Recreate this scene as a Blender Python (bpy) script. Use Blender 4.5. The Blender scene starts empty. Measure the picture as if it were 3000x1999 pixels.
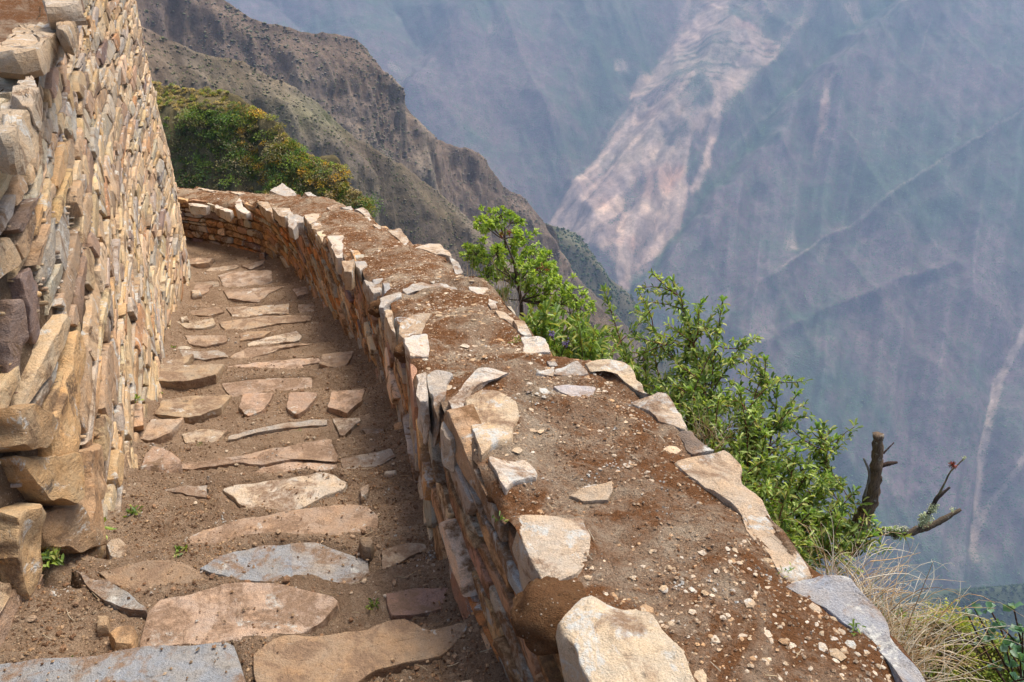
import bpy, math, random
import numpy as np

random.seed(7)
RNG = np.random.default_rng(11)
PI = math.pi
SC = bpy.context.scene
COL = SC.collection

# ------------------------------------------------------------------ camera
TH = math.radians(26.0)
FPX, CX, CY = 2333.3, 1500.0, 999.5          # focal length in photo pixels (28 mm equivalent)
ST, CT = math.sin(TH), math.cos(TH)
K = 3000.0 / 2353.0                           # overview pixels -> photo pixels


def ray(px, py):
    a = (np.asarray(px, float) - CX) / FPX
    b = (np.asarray(py, float) - CY) / FPX
    y = CT - b * ST
    return a / y, (-ST - b * CT) / y          # x and z per metre of Y


def at(px, py, Y):
    rx, rz = ray(px, py)
    return np.array([rx * Y, Y, rz * Y])


def D(px, py, Y):                             # same, overview pixel units
    return at(px * K, py * K, Y)


def proj(P):                                  # world -> overview pixels
    dep = P[:, 1] * CT - P[:, 2] * ST
    dn = -P[:, 2] * CT - P[:, 1] * ST
    return (CX + FPX * P[:, 0] / dep) / K, (CY + FPX * dn / dep) / K


cam_d = bpy.data.cameras.new('camera')
cam = bpy.data.objects.new('camera', cam_d)
COL.objects.link(cam)
cam_d.sensor_width = 36.0
cam_d.lens = 28.0
cam_d.clip_start = 0.05
cam_d.clip_end = 20000
cam.rotation_euler = (PI / 2 - TH, 0, 0)
SC.camera = cam


# ------------------------------------------------------------------ noise
def _hash(i, j, k, seed):
    h = (i * 374761393 + j * 668265263 + k * 2147483647 + seed * 1274126177) & 0xFFFFFFFF
    h = ((h ^ (h >> 13)) * 1274126177) & 0xFFFFFFFF
    h = (h ^ (h >> 16)) & 0xFFFFFFFF
    return h.astype(np.float64) / 4294967295.0 * 2 - 1


def vn(P, seed=0):
    P = np.asarray(P, float)
    f = np.floor(P)
    i = f.astype(np.int64)
    t = P - f
    t = t * t * (3 - 2 * t)
    r = 0
    for dx in (0, 1):
        for dy in (0, 1):
            for dz in (0, 1):
                w = (t[:, 0] if dx else 1 - t[:, 0]) * (t[:, 1] if dy else 1 - t[:, 1]) * (t[:, 2] if dz else 1 - t[:, 2])
                r = r + w * _hash(i[:, 0] + dx, i[:, 1] + dy, i[:, 2] + dz, seed)
    return r


def fbm(P, octv=4, seed=0, gain=.5):
    P = np.asarray(P, float)
    r, a, s = 0, 1.0, 0
    for o in range(octv):
        r = r + a * vn(P, seed + o * 17)
        s += a
        a *= gain
        P = P * 2.03 + 7.7
    return r / s


def ridged(P, octv=4, seed=0):
    P = np.asarray(P, float)
    r, a, s = 0, 1.0, 0
    for o in range(octv):
        r = r + a * (1 - 2 * np.abs(vn(P, seed + o * 13)))
        s += a
        a *= .5
        P = P * 2.1 + 3.1
    return r / s


def sstep(a, b, x):
    t = np.clip((x - a) / (b - a), 0, 1)
    return t * t * (3 - 2 * t)


# ------------------------------------------------------------------ mesh collecting
class MB:
    def __init__(s):
        s.v, s.t, s.f3, s.f4, s.n = [], [], [], [], 0

    def add(s, V, F, tint=(.3, .3, .3)):
        V = np.asarray(V, float)
        F = np.asarray(F, np.int64)
        if len(V) == 0:
            return
        s.v.append(V)
        T = np.asarray(tint, float)
        if T.ndim == 1:
            T = np.tile(T, (len(V), 1))
        s.t.append(T)
        (s.f3 if F.shape[1] == 3 else s.f4).append(F + s.n)
        s.n += len(V)

    def more(s, F):                            # extra faces on the verts added last; F absolute
        F = np.asarray(F, np.int64)
        (s.f3 if F.shape[1] == 3 else s.f4).append(F)

    def build(s, name, mat, parent=None, smooth=True, sharp=None):
        V = np.concatenate(s.v)
        T = np.concatenate(s.t)
        off = np.array(parent_loc(parent))
        V = V - off
        me = bpy.data.meshes.new(name)
        f3 = np.concatenate(s.f3) if s.f3 else np.zeros((0, 3), np.int64)
        f4 = np.concatenate(s.f4) if s.f4 else np.zeros((0, 4), np.int64)
        loops = np.concatenate([f3.ravel(), f4.ravel()]).astype(np.int32)
        starts = np.concatenate([np.arange(len(f3)) * 3, len(f3) * 3 + np.arange(len(f4)) * 4]).astype(np.int32)
        me.vertices.add(len(V))
        me.vertices.foreach_set('co', V.astype(np.float32).ravel())
        me.loops.add(len(loops))
        me.loops.foreach_set('vertex_index', loops)
        me.polygons.add(len(starts))
        me.polygons.foreach_set('loop_start', starts)
        me.update(calc_edges=True)
        me.validate()
        at_ = me.attributes.new('tint', 'FLOAT_COLOR', 'POINT')
        if len(me.vertices) == len(T):
            at_.data.foreach_set('color', np.concatenate([T, np.ones((len(T), 1))], 1).astype(np.float32).ravel())
        me.polygons.foreach_set('use_smooth', np.full(len(me.polygons), smooth))
        if sharp:
            me.set_sharp_from_angle(angle=math.radians(sharp))
        me.materials.append(mat)
        o = bpy.data.objects.new(name, me)
        COL.objects.link(o)
        if parent is not None:
            o.parent = parent
        return o


def parent_loc(p):
    x = np.zeros(3)
    while p is not None:
        x = x + np.array(p.location)
        p = p.parent
    return x


def tag(o, label=None, cat=None, group=None, kind=None):
    if label:
        o['label'] = label
    if cat:
        o['category'] = cat
    if group:
        o['group'] = group
    if kind:
        o['kind'] = kind
    return o


def thing(name, loc, label, cat, group=None):
    o = bpy.data.objects.new(name, None)
    COL.objects.link(o)
    o.location = [float(c) for c in loc]
    o.empty_display_size = .1
    return tag(o, label, cat, group)


def grid_faces(nu, nv, wrap=False):
    i = np.arange(nu - 1)[:, None]
    j = np.arange(nv if wrap else nv - 1)[None, :]
    j2 = (j + 1) % nv
    a = i * nv + j
    return np.stack([a + 0 * j, i * nv + j2, (i + 1) * nv + j2, (i + 1) * nv + j], -1).reshape(-1, 4)


# ------------------------------------------------------------------ materials
class NT:
    def __init__(s, name):
        s.m = bpy.data.materials.new(name)
        s.m.use_nodes = True
        s.t = s.m.node_tree
        s.t.nodes.clear()
        s.out = s.n('ShaderNodeOutputMaterial')

    def n(s, typ, props=None, **inp):
        nd = s.t.nodes.new(typ)
        for k, v in (props or {}).items():
            setattr(nd, k, v)
        for k, v in inp.items():
            k2 = int(k[1:]) if k[0] == 'i' and k[1:].isdigit() else k.replace('_', ' ')
            s.set(nd.inputs[k2], v)
        return nd

    def set(s, sock, v):
        if isinstance(v, bpy.types.NodeSocket):
            s.t.links.new(v, sock)
        elif isinstance(v, bpy.types.Node):
            s.t.links.new(v.outputs[0], sock)
        else:
            if isinstance(v, tuple) and len(v) == 3 and sock.type == 'RGBA':
                v = v + (1,)
            sock.default_value = v

    def noise(s, co, scale, det=6, rough=.6, dist=0):
        return s.n('ShaderNodeTexNoise', Vector=co, Scale=scale, Detail=det, Roughness=rough, Distortion=dist).outputs[0]

    def ramp(s, fac, stops, interp='LINEAR'):
        nd = s.n('ShaderNodeValToRGB', Fac=fac)
        cr = nd.color_ramp
        cr.interpolation = interp
        while len(cr.elements) < len(stops):
            cr.elements.new(.5)
        for e, (p, c) in zip(cr.elements, stops):
            e.position = p
            e.color = (c, c, c, 1) if isinstance(c, (int, float)) else tuple(c) + (1,)
        return nd.outputs[0]

    def mix(s, fac, a, b, mode='MIX'):
        nd = s.n('ShaderNodeMix', {'data_type': 'RGBA', 'blend_type': mode})
        s.set(nd.inputs[0], fac)
        s.set(nd.inputs[6], a)
        s.set(nd.inputs[7], b)
        return nd.outputs[2]

    def math(s, op, a, b=0.0, clamp=False):
        nd = s.n('ShaderNodeMath', {'operation': op, 'use_clamp': clamp})
        s.set(nd.inputs[0], a)
        s.set(nd.inputs[1], b)
        return nd.outputs[0]

    def bump(s, h, strength, dist, nrm=None):
        nd = s.n('ShaderNodeBump', Height=h, Strength=strength, Distance=dist)
        if nrm is not None:
            s.set(nd.inputs['Normal'], nrm)
        return nd.outputs[0]

    def done(s, col, rough=.9, nrm=None, spec=.2):
        p = s.n('ShaderNodeBsdfPrincipled', Base_Color=col, Roughness=rough)
        p.inputs['Specular IOR Level'].default_value = spec
        if nrm is not None:
            s.set(p.inputs['Normal'], nrm)
        s.set(s.out.inputs[0], p)
        return s.m

    @property
    def obj(s):
        return s.n('ShaderNodeTexCoord').outputs['Object']

    @property
    def tint(s):
        return s.n('ShaderNodeAttribute', {'attribute_name': 'tint'}).outputs['Color']


def stretch(t, co, v):
    return t.n('ShaderNodeMapping', i0=co, i3=v).outputs[0]


def rock_mat(name, lichen=.25, dirt=.0, dirtcol=(.13, .075, .04), fine=1.0):
    t = NT(name)
    co = t.obj
    c = t.tint
    n1 = t.noise(co, 9 * fine, 8, .65, .3)
    n2 = t.noise(co, 45 * fine, 6, .7)
    n3 = t.noise(stretch(t, co, (1, 1, 2.6)), 17 * fine, 7, .7, .6)
    c = t.mix(t.ramp(n1, [(.3, 0), (.7, 1)]), c, t.mix(1.0, c, (1.25, 1.02, .78), 'MULTIPLY'))
    c = t.mix(t.ramp(n2, [(.25, .75), (.45, 0)]), c, t.mix(1.0, c, (.42, .36, .32), 'MULTIPLY'))
    c = t.mix(t.ramp(n3, [(.5, 0), (.72, .6)]), c, t.mix(1.0, c, (1.3, 1.3, 1.3), 'MULTIPLY'))
    grn = t.ramp(t.noise(co, 260 * fine, 3, .6), [(.35, .80), (.65, 1.14)])
    c = t.mix(1.0, c, grn, 'MULTIPLY')
    if lichen > 0:
        l = t.noise(stretch(t, co, (1, 1, 1)), 5.5 * fine, 8, .72, .6)
        l2 = t.noise(co, 60 * fine, 4, .6)
        lm = t.math('MULTIPLY', t.ramp(l, [(.60 - lichen * .12, 0), (.64 - lichen * .12, 1)]), t.ramp(l2, [(.4, .25), (.55, 1)]))
        c = t.mix(lm, c, (.58, .56, .50))
        d = t.ramp(t.noise(co, 8 * fine, 7, .7, .4), [(.62, 0), (.68, .8)])
        c = t.mix(d, c, (.10, .085, .07))
    if dirt > 0:
        dn = t.noise(co, 4.2 * fine, 9, .68, .5)
        dm = t.math('MULTIPLY', t.ramp(dn, [(.595 - dirt * .34, 0), (.66 - dirt * .34, 1)]), t.ramp(t.noise(co, 38, 5, .75), [(.36, .35), (.54, .95)]))
        c = t.mix(dm, c, t.mix(t.noise(co, 180, 4, .7), (dirtcol[0] * .6, dirtcol[1] * .6, dirtcol[2] * .6), (dirtcol[0] * 1.6, dirtcol[1] * 1.6, dirtcol[2] * 1.6)))
    v = t.n('ShaderNodeTexVoronoi', {'feature': 'DISTANCE_TO_EDGE'}, Vector=t.mix(.12, co, t.n('ShaderNodeTexNoise', Vector=co, Scale=6.0).outputs[1]), Scale=7.0 * fine).outputs[0]
    crack = t.ramp(v, [(.0, 0), (.02, 1)])
    h = t.math('ADD', t.math('MULTIPLY', n1, .6), t.math('ADD', t.math('MULTIPLY', n2, .35), t.math('MULTIPLY', n3, .35)))
    h = t.math('ADD', h, t.math('MULTIPLY', t.noise(co, 200 * fine, 3, .6), .12))
    h = t.math('ADD', h, t.math('MULTIPLY', crack, .04))
    return t.done(c, .9, t.bump(h, 1.0, .035), .2)


def soil_mat(name, a=None, b=None, pale=None, moss=None, bd=.02):
    return _soil(name, a or (.235, .150, .092), b or (.37, .255, .165), pale or (.50, .38, .265), moss, bd)


def _soil(name, a=(.235, .150, .092), b=(.37, .255, .165), pale=(.50, .38, .265), moss=None, bd=.02):
    t = NT(name)
    co = t.obj
    n1 = t.noise(co, 2.3, 8, .65, .3)
    n2 = t.noise(co, 24, 8, .7)
    n3 = t.noise(co, 120, 5, .7)
    c = t.mix(t.ramp(n1, [(.35, 0), (.65, 1)]), a, b)
    c = t.mix(t.ramp(n2, [(.5, 0), (.75, .8)]), c, pale)
    if moss:
        m = t.noise(co, 3.1, 8, .68, .6)
        mm = t.math('MULTIPLY', t.ramp(m, [(.39, 0), (.54, 1)]), t.ramp(n2, [(.28, .4), (.5, 1)]))
        mc = t.mix(t.noise(co, 16, 5, .7), moss[0], moss[1])
        c = t.mix(mm, c, mc)
    c = t.mix(t.ramp(n3, [(.3, .7), (.5, 0)]), c, (.045, .026, .015))
    v = t.n('ShaderNodeTexVoronoi', Vector=co, Scale=70.0)
    sp = t.math('MULTIPLY', t.ramp(v.outputs[0], [(.16, 1), (.24, 0)]), t.ramp(t.n('ShaderNodeSeparateColor', i0=v.outputs[1]).outputs[0], [(.62, 0), (.64, 1)]))
    c = t.mix(sp, c, (.42, .33, .24))
    c = t.mix(1.0, c, t.ramp(t.noise(co, 330, 3, .6), [(.3, .72), (.7, 1.25)]), 'MULTIPLY')
    h = t.math('ADD', n2, t.math('ADD', t.math('MULTIPLY', n3, .7), t.math('MULTIPLY', sp, .35)))
    h = t.math('ADD', h, t.math('MULTIPLY', t.noise(co, 330, 3, .6), .4))
    return t.done(c, .97, t.bump(h, 1.0, bd), .1)


def leaf_mat(name, trans=.35, rough=.45, spec=.4):
    t = NT(name)
    c = t.tint
    c = t.mix(1.0, c, t.ramp(t.noise(t.obj, 30, 2), [(.3, .8), (.7, 1.2)]), 'MULTIPLY')
    p = t.n('ShaderNodeBsdfPrincipled', Base_Color=c, Roughness=rough)
    p.inputs['Specular IOR Level'].default_value = spec
    tr = t.n('ShaderNodeBsdfTranslucent', Color=t.mix(1.0, c, (1.5, 1.5, .7), 'MULTIPLY'))
    mx = t.n('ShaderNodeMixShader', i0=trans, i1=p, i2=tr)
    t.set(t.out.inputs[0], mx)
    return t.m


def wood_mat(name):
    t = NT(name)
    co = t.obj
    n = t.noise(stretch(t, co, (1, 1, .12)), 160, 6, .7)
    c = t.mix(t.ramp(n, [(.3, .9), (.6, 0)]), t.tint, (.03, .022, .018))
    c = t.mix(t.ramp(t.noise(co, 40, 5, .7), [(.58, 0), (.68, .7)]), c, (.40, .38, .32))
    return t.done(c, .9, t.bump(n, 1.0, .006), .15)


def hill_mat(name, sc=1.0, speck=(.05, .085, .03), speck2=(.10, .12, .05), amt=.5, bd=1.5, bs=.8, dk=.72):
    t = NT(name)
    co = t.obj
    c = t.tint
    n1 = t.noise(co, .012 * sc, 9, .7)
    n2 = t.noise(co, .09 * sc, 6, .75)
    v = t.n('ShaderNodeTexVoronoi', Vector=co, Scale=.16 * sc)
    hsv = t.n('ShaderNodeSeparateColor', i0=v.outputs[1])
    bush = t.math('MULTIPLY', t.ramp(v.outputs[0], [(.30, 1), (.5, 0)]), t.ramp(hsv.outputs[0], [(1 - amt, 0), (1.02 - amt, 1)]))
    c = t.mix(t.ramp(n1, [(.35, 0), (.65, 1)]), t.mix(1.0, c, (.8, .8, .85), 'MULTIPLY'), t.mix(1.0, c, (1.2, 1.15, 1.05), 'MULTIPLY'))
    c = t.mix(t.ramp(n2, [(.3, .7), (.5, 0)]), c, t.mix(1.0, c, (dk, dk * 1.03, dk * .95), 'MULTIPLY'))
    c = t.mix(t.ramp(n2, [(.58, 0), (.75, .5)]), c, t.mix(1.0, c, (1.5, 1.45, 1.35), 'MULTIPLY'))
    c = t.mix(1.0, c, t.ramp(t.noise(co, .035 * sc, 8, .8), [(.3, .62), (.7, 1.38)]), 'MULTIPLY')
    bc = t.mix(hsv.outputs[1], speck, speck2)
    scar = t.n('ShaderNodeAttribute', {'attribute_name': 'tint'}).outputs['Color']
    lum = t.n('ShaderNodeSeparateColor', i0=scar).outputs[0]
    bush = t.math('MULTIPLY', bush, t.ramp(lum, [(.26, 1), (.38, .10)]))
    c = t.mix(bush, c, bc)
    h = t.math('ADD', n2, t.math('MULTIPLY', bush, .5))
    return t.done(c, 1.0, t.bump(h, bs, bd), .0)


M_WALL = rock_mat('wall_stone', lichen=.22, dirt=.16, dirtcol=(.19, .12, .07))
M_PARA = rock_mat('parapet_stone', lichen=.08, dirt=.30, dirtcol=(.19, .10, .045))
M_COPE = rock_mat('coping_stone_mat', lichen=.42, dirt=.20, dirtcol=(.24, .15, .09))
M_SLAB = rock_mat('step_stone', lichen=.12, dirt=.32, dirtcol=(.225, .145, .092))
M_PEB = rock_mat('pebble_mat', lichen=.2)
M_SOIL = soil_mat('path_soil')
M_MORTAR = soil_mat('earth_mortar', (.13, .085, .05), (.22, .155, .10), (.38, .29, .2))
M_MORTAR2 = soil_mat('mossy_mortar', (.15, .085, .042), (.23, .135, .065), (.36, .25, .14), moss=((.20, .095, .032), (.13, .075, .032)))
M_TOP = soil_mat('parapet_top_earth', (.42, .305, .20), (.56, .425, .295), (.66, .54, .40), moss=((.33, .145, .058), (.20, .094, .042)), bd=.032)
M_LEAF = leaf_mat('leaf')
M_DRY = leaf_mat('dry_grass', .2, .8, .1)
M_WOOD = wood_mat('weathered_wood')
M_HILL = hill_mat('hillside', 6.0, amt=.22, bd=1.0, dk=.5, speck=(.10, .11, .05), speck2=(.16, .15, .09))
M_FAR = hill_mat('mountain', 1.0, speck=(.05, .13, .06), speck2=(.10, .17, .07), amt=.55, bd=9.0, bs=.42, dk=.5)
M_MOSS = soil_mat('rusty_moss', (.13, .065, .03), (.19, .095, .042), (.24, .14, .07))
M_NEAR = soil_mat('slope_earth', (.10, .08, .04), (.16, .13, .06), (.3, .24, .14))


# ------------------------------------------------------------------ curves
def catmull(P, n=24):
    P = np.asarray(P, float)
    Q = np.vstack([2 * P[0] - P[1], P, 2 * P[-1] - P[-2]])
    out = []
    for i in range(1, len(Q) - 2):
        t = np.linspace(0, 1, n, endpoint=False)[:, None]
        a, b, c, d = Q[i - 1], Q[i], Q[i + 1], Q[i + 2]
        out.append(.5 * (2 * b + (c - a) * t + (2 * a - 5 * b + 4 * c - d) * t ** 2 + (3 * b - a - 3 * c + d) * t ** 3))
    out.append(P[-1:])
    return np.vstack(out)


class Rail:
    def __init__(s, pts):
        s.P = catmull(pts)
        d = np.linalg.norm(np.diff(s.P[:, :2], axis=0), axis=1)
        s.s = np.concatenate([[0], np.cumsum(d)])
        s.L = s.s[-1]
        g = np.gradient(s.P[:, :2], axis=0)
        g /= np.linalg.norm(g, axis=1)[:, None]
        s.T = g

    def at(s, q):
        return np.stack([np.interp(q, s.s, s.P[:, i]) for i in range(s.P.shape[1])], -1)

    def right(s, q):                            # unit normal to the right of travel
        tx = np.interp(q, s.s, s.T[:, 0])
        ty = np.interp(q, s.s, s.T[:, 1])
        l = np.hypot(tx, ty)
        return ty / l, -tx / l

    def near(s, x, y):
        x = np.atleast_1d(x)
        y = np.atleast_1d(y)
        out = np.empty(len(x))
        for k in range(0, len(x), 4000):
            d = (x[k:k + 4000, None] - s.P[None, :, 0]) ** 2 + (y[k:k + 4000, None] - s.P[None, :, 1]) ** 2
            out[k:k + 4000] = s.s[np.argmin(d, 1)]
        return out


FY = [-2, 0, 1.75, 2.74, 4.38, 6.86, 8.7, 10.5, 12.0, 14, 20]
FZ = [-1.2, -1.5, -2.02, -2.32, -2.81, -3.56, -3.93, -4.2, -4.36, -4.45, -4.6]
# inner foot of the parapet: overview pixel and distance
RF = [(1195, 1568, 1.75), (1010, 1250, 2.74), (935, 1000, 4.38), (845, 830, 6.86), (765, 728, 8.7), (700, 650, 10.5), (640, 600, 11.65)]
rp = [(1.02, -1.2), (.66, -.1)] + [tuple(D(*p)[:2]) for p in RF] + [(-4.0, 12.02), (-4.55, 12.4), (-5.36, 12.8), (-6.6, 13.2), (-8.2, 13.6)]
RIN = Rail([p + (0.0,) for p in rp])
ordr = np.argsort(RIN.P[:, 1])


def xr_of(Y):
    return np.interp(Y, RIN.P[ordr, 1], RIN.P[ordr, 0])


def qof(x, Y):
    return Y - .12 * np.clip(x - xr_of(Y), -2.6, 1.0)


def fsm(x, Y):
    return np.interp(qof(x, Y), FY, FZ)


def hit(px, py, h, Y0=.3, Y1=30):
    rx, rz = ray(px, py)
    Y = Y0 * (Y1 / Y0) ** np.linspace(0, 1, 900)
    d = rz * Y - h(rx * Y, Y)
    i = np.argmax(d < 0)
    if d[i] >= 0 or i == 0:
        return np.array([rx * Y[i], Y[i], rz * Y[i]])
    f = d[i - 1] / (d[i - 1] - d[i])
    y = Y[i - 1] + f * (Y[i] - Y[i - 1])
    return np.array([rx * y, y, rz * y])


LF = [(30, 1430), (135, 1330), (240, 1210), (330, 1000), (385, 780), (425, 680), (440, 640)]
lp = [(-1.62, -1.2), (-1.68, .6)] + [tuple(hit(x * K, y * K, fsm)[:2]) for x, y in LF[:1] + LF[2:5]] + [tuple(D(440, 640, 10.9)[:2]), (-5.45, 12.5), (-6.6, 14.2), (-8.2, 15.6)]
print('LEFT RAIL', [tuple(round(float(c), 2) for c in p) for p in lp])
LW = Rail([p + (0.0,) for p in lp])
ordl = np.argsort(LW.P[:, 1])


def xl_of(Y):
    return np.interp(Y, LW.P[ordl, 1], LW.P[ordl, 0])


# nosing lines of the steps (centre pixel of each)
NOS = [(560, 1478), (620, 1345), (640, 1252), (640, 1185), (650, 1100), (600, 1035), (640, 978), (620, 925), (610, 868), (610, 836), (610, 803),
       (600, 766), (600, 733), (590, 703), (600, 664), (580, 630), (560, 606)]
NQ = []
for x, y in NOS:
    p = hit(x * K, y * K, fsm)
    NQ.append(float(qof(p[0], p[1])))
NQ = [NQ[0] - 1.7, NQ[0] - 1.25, NQ[0] - .8, NQ[0] - .4] + NQ
NQ = sorted(NQ)
NQ = np.array(NQ)
print('NOSINGS', NQ.round(2))


def stepz(x, Y):
    x = np.asarray(x, float)
    Y = np.asarray(Y, float)
    q = qof(x, Y)
    P = np.stack([np.atleast_1d(x) * 1.0, np.atleast_1d(Y) * 1.0, 0 * np.atleast_1d(x)], -1)
    w = vn(P * 2.3, 5) * .07 + vn(P * 7, 6) * .02
    q = q + w.reshape(q.shape)
    k = np.searchsorted(NQ, q)
    lo = np.where(k > 0, NQ[np.clip(k - 1, 0, len(NQ) - 1)], NQ[0] - .4)
    hi = np.where(k < len(NQ), NQ[np.clip(k, 0, len(NQ) - 1)], 16.0)
    z0 = np.interp(lo, FY, FZ)
    z1 = np.interp(hi, FY, FZ)
    last = k >= len(NQ)
    first = k == 0
    # tread: flat-ish, raised toward its far edge; riser: a short steep fall right after the nosing
    rise = .05
    t = np.clip((q - lo) / rise, 0, 1)
    t = t * t * (3 - 2 * t)
    mid = np.interp(hi, FY, FZ) * .8 + np.interp(lo, FY, FZ) * .2
    prev = np.interp(lo, FY, FZ)
    lo2 = np.where(k > 1, NQ[np.clip(k - 2, 0, len(NQ) - 1)], lo - .4)
    pm = prev * .8 + np.interp(lo2, FY, FZ) * .2
    z = pm + (mid - pm) * t
    z = z + .12 * (hi - lo) * (.5 - np.clip((hi - q) / (hi - lo), 0, 1)) * t
    sm = np.interp(q, FY, FZ)
    return np.where(last | first, sm + .2 * (np.interp(lo, FY, FZ) - sm) * 0, z)


Z5 = (700, 700)
Z3 = (0, 1299)
Z4 = (700, 1299)
Z2o = (0, 650)
PNK, TN, BRW, BL2, WH2, GR2 = (.50, .36, .26), (.40, .27, .15), (.33, .23, .14), (.27, .31, .36), (.55, .48, .38), (.38, .34, .29)
slabs = [
    ([(-250, 1490), (0, 1450), (400, 1400), (900, 1335), (1240, 1315), (1530, 1300), (1560, 1380), (1600, 1480), (1650, 1600), (1700, 1720), (0, 1740), (-250, 1700)], Z3, .03, BL2),
    ([(910, 1330), (975, 1130), (1065, 1010), (1240, 985), (1450, 925), (1660, 900), (1860, 915), (2060, 965), (2210, 1010), (2240, 1040), (2130, 1160), (1900, 1290), (1660, 1360), (1540, 1300), (1240, 1315)], Z3, .035, PNK),
    ([(100, 1360), (300, 1255), (480, 1260), (700, 1235), (860, 1215), (980, 1150), (1090, 1140), (1170, 1165), (1240, 1215), (1400, 1190), (1510, 1170), (1500, 1240), (1300, 1400), (900, 1500), (700, 1620), (140, 1660), (100, 1500)], Z4, .03, TN),
    ([(-258, 820), (-118, 740), (132, 680), (332, 655), (340, 800), (355, 915), (120, 905), (-60, 900), (-160, 860)], Z4, .03, BL2),
    ([(332, 655), (512, 660), (640, 700), (860, 765), (865, 850), (850, 930), (760, 1020), (600, 990), (350, 920), (340, 800)], Z4, .027, (.33, .33, .33)),
    ([(-350, 620), (-250, 570), (0, 505), (250, 450), (520, 410), (700, 405), (850, 410), (915, 480), (910, 560), (780, 610), (700, 670), (620, 690), (500, 660), (300, 655), (100, 680), (-150, 735), (-290, 730)], Z4, .03, (.42, .29, .19)),
    ([(-110, 290), (0, 270), (220, 240), (400, 215), (520, 185), (620, 200), (720, 250), (700, 300), (560, 350), (420, 420), (200, 460), (100, 470), (0, 400), (-70, 340)], Z4, .03, WH2),
    ([(40, 215), (170, 150), (380, 95), (560, 75), (640, 140), (650, 170), (500, 190), (400, 215), (220, 235), (120, 230)], Z4, .02, PNK),
    ([(-500, 160), (0, 80), (150, 40), (400, 0), (600, -30), (660, 80), (640, 130), (560, 75), (380, 95), (170, 140), (0, 120), (-300, 170)], Z4, .03, (.42, .30, .21)),
    ([(665, 95), (800, 70), (960, 45), (1010, 40), (1030, 90), (900, 150), (760, 180), (680, 160)], Z4, .025, GR2),
    ([(940, 700), (1000, 680), (1120, 655), (1230, 650), (1220, 700), (1120, 740), (1010, 810), (935, 840)], Z4, .035, (.45, .36, .25)),
    ([(960, 970), (1150, 950), (1380, 940), (1350, 1000), (1320, 1090), (1150, 1130), (990, 1140), (965, 1050)], Z4, .03, (.36, .22, .17)),
    ([(640, 850), (800, 810), (1010, 765), (1200, 775), (1330, 840), (1330, 880), (1220, 960), (1200, 980), (1080, 1010), (980, 1060), (850, 980), (720, 920)], Z3, .06, BRW),
    ([(470, 810), (590, 890), (680, 890), (820, 980), (960, 1070), (960, 1110), (860, 1100), (700, 1040), (580, 960)], Z3, .04, (.31, .31, .30)),
    ([(1080, 300), (1360, 275), (1355, 350), (1250, 340), (1100, 310)], Z3, .02, GR2),
    ([(1200, 1390), (1320, 1365), (1495, 1365), (1430, 1440), (1330, 1500), (1210, 1450)], Z2o, .03, (.48, .38, .26)),
    ([(1500, 1400), (1680, 1360), (1900, 1310), (2140, 1295), (2140, 1330), (1900, 1350), (1700, 1380), (1500, 1430)], Z2o, .025, GR2),
    ([(615, 1180), (760, 1175), (800, 1190), (740, 1250), (690, 1295), (660, 1280)], Z5, .03, WH2),
    ([(805, 1255), (960, 1245), (920, 1290), (870, 1310)], Z5, .02, GR2),
    ([(1450, 1060), (1700, 1030), (2050, 1020), (2050, 1080), (1950, 1150), (1750, 1160), (1620, 1240), (1530, 1180)], Z2o, .02, (.40, .29, .21)),
    ([(1400, 960), (1700, 920), (2080, 890), (2110, 920), (1980, 940), (2030, 990), (1930, 1020), (1880, 960), (1600, 960), (1400, 980)], Z2o, .025, PNK),
    ([(1180, 840), (1270, 850), (1430, 840), (1500, 880), (1350, 900), (1200, 890)], Z2o, .03, GR2),
    ([(1505, 880), (1620, 830), (1980, 800), (2060, 800), (1850, 830), (1700, 880), (1560, 920)], Z2o, .03, (.45, .34, .24)),
    ([(1620, 800), (1750, 760), (1950, 715), (1980, 750), (1960, 780), (1800, 800), (1640, 830)], Z2o, .03, WH2),
    ([(1575, 740), (1620, 720), (1780, 720), (1720, 760), (1580, 780)], Z2o, .03, TN),
    ([(1150, 655), (1290, 650), (1400, 630), (1415, 670), (1330, 700), (1230, 700)], Z2o, .06, (.48, .39, .27)),
    ([(1430, 660), (1560, 640), (1900, 610), (2040, 620), (2040, 650), (1800, 670), (1650, 700), (1500, 730)], Z2o, .03, (.42, .31, .20)),
    ([(1480, 560), (1640, 555), (1890, 538), (1895, 600), (1700, 610), (1530, 635)], Z2o, .04, (.50, .39, .27)),
    ([(1955, 540), (2060, 535), (2060, 590), (2000, 625), (1960, 590)], Z2o, .04, (.48, .37, .26)),
    ([(1210, 745), (1300, 745), (1490, 745), (1480, 790), (1350, 820), (1240, 800)], Z2o, .035, (.42, .31, .21)),
    ([(1460, 450), (1700, 430), (1880, 420), (1760, 470), (1700, 530), (1500, 500)], Z2o, .03, (.42, .31, .22)),
    ([(1430, 350), (1560, 320), (1780, 320), (1790, 390), (1700, 430), (1480, 440)], Z2o, .03, (.44, .34, .26)),
    ([(1320, 330), (1400, 300), (1540, 280), (1570, 295), (1480, 320), (1400, 340)], Z2o, .04, (.48, .38, .28)),
    ([(1580, 290), (1720, 255), (1740, 260), (1700, 290), (1640, 310)], Z2o, .04, (.44, .34, .25)),
    ([(1250, 580), (1440, 560), (1470, 590), (1380, 620), (1250, 610)], Z2o, .04, BRW),
    ([(1270, 400), (1430, 385), (1440, 420), (1300, 450)], Z2o, .04, (.34, .27, .19)),
    ([(1920, 440), (2010, 420), (2020, 470), (1950, 490)], Z2o, .035, PNK),
]


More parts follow.
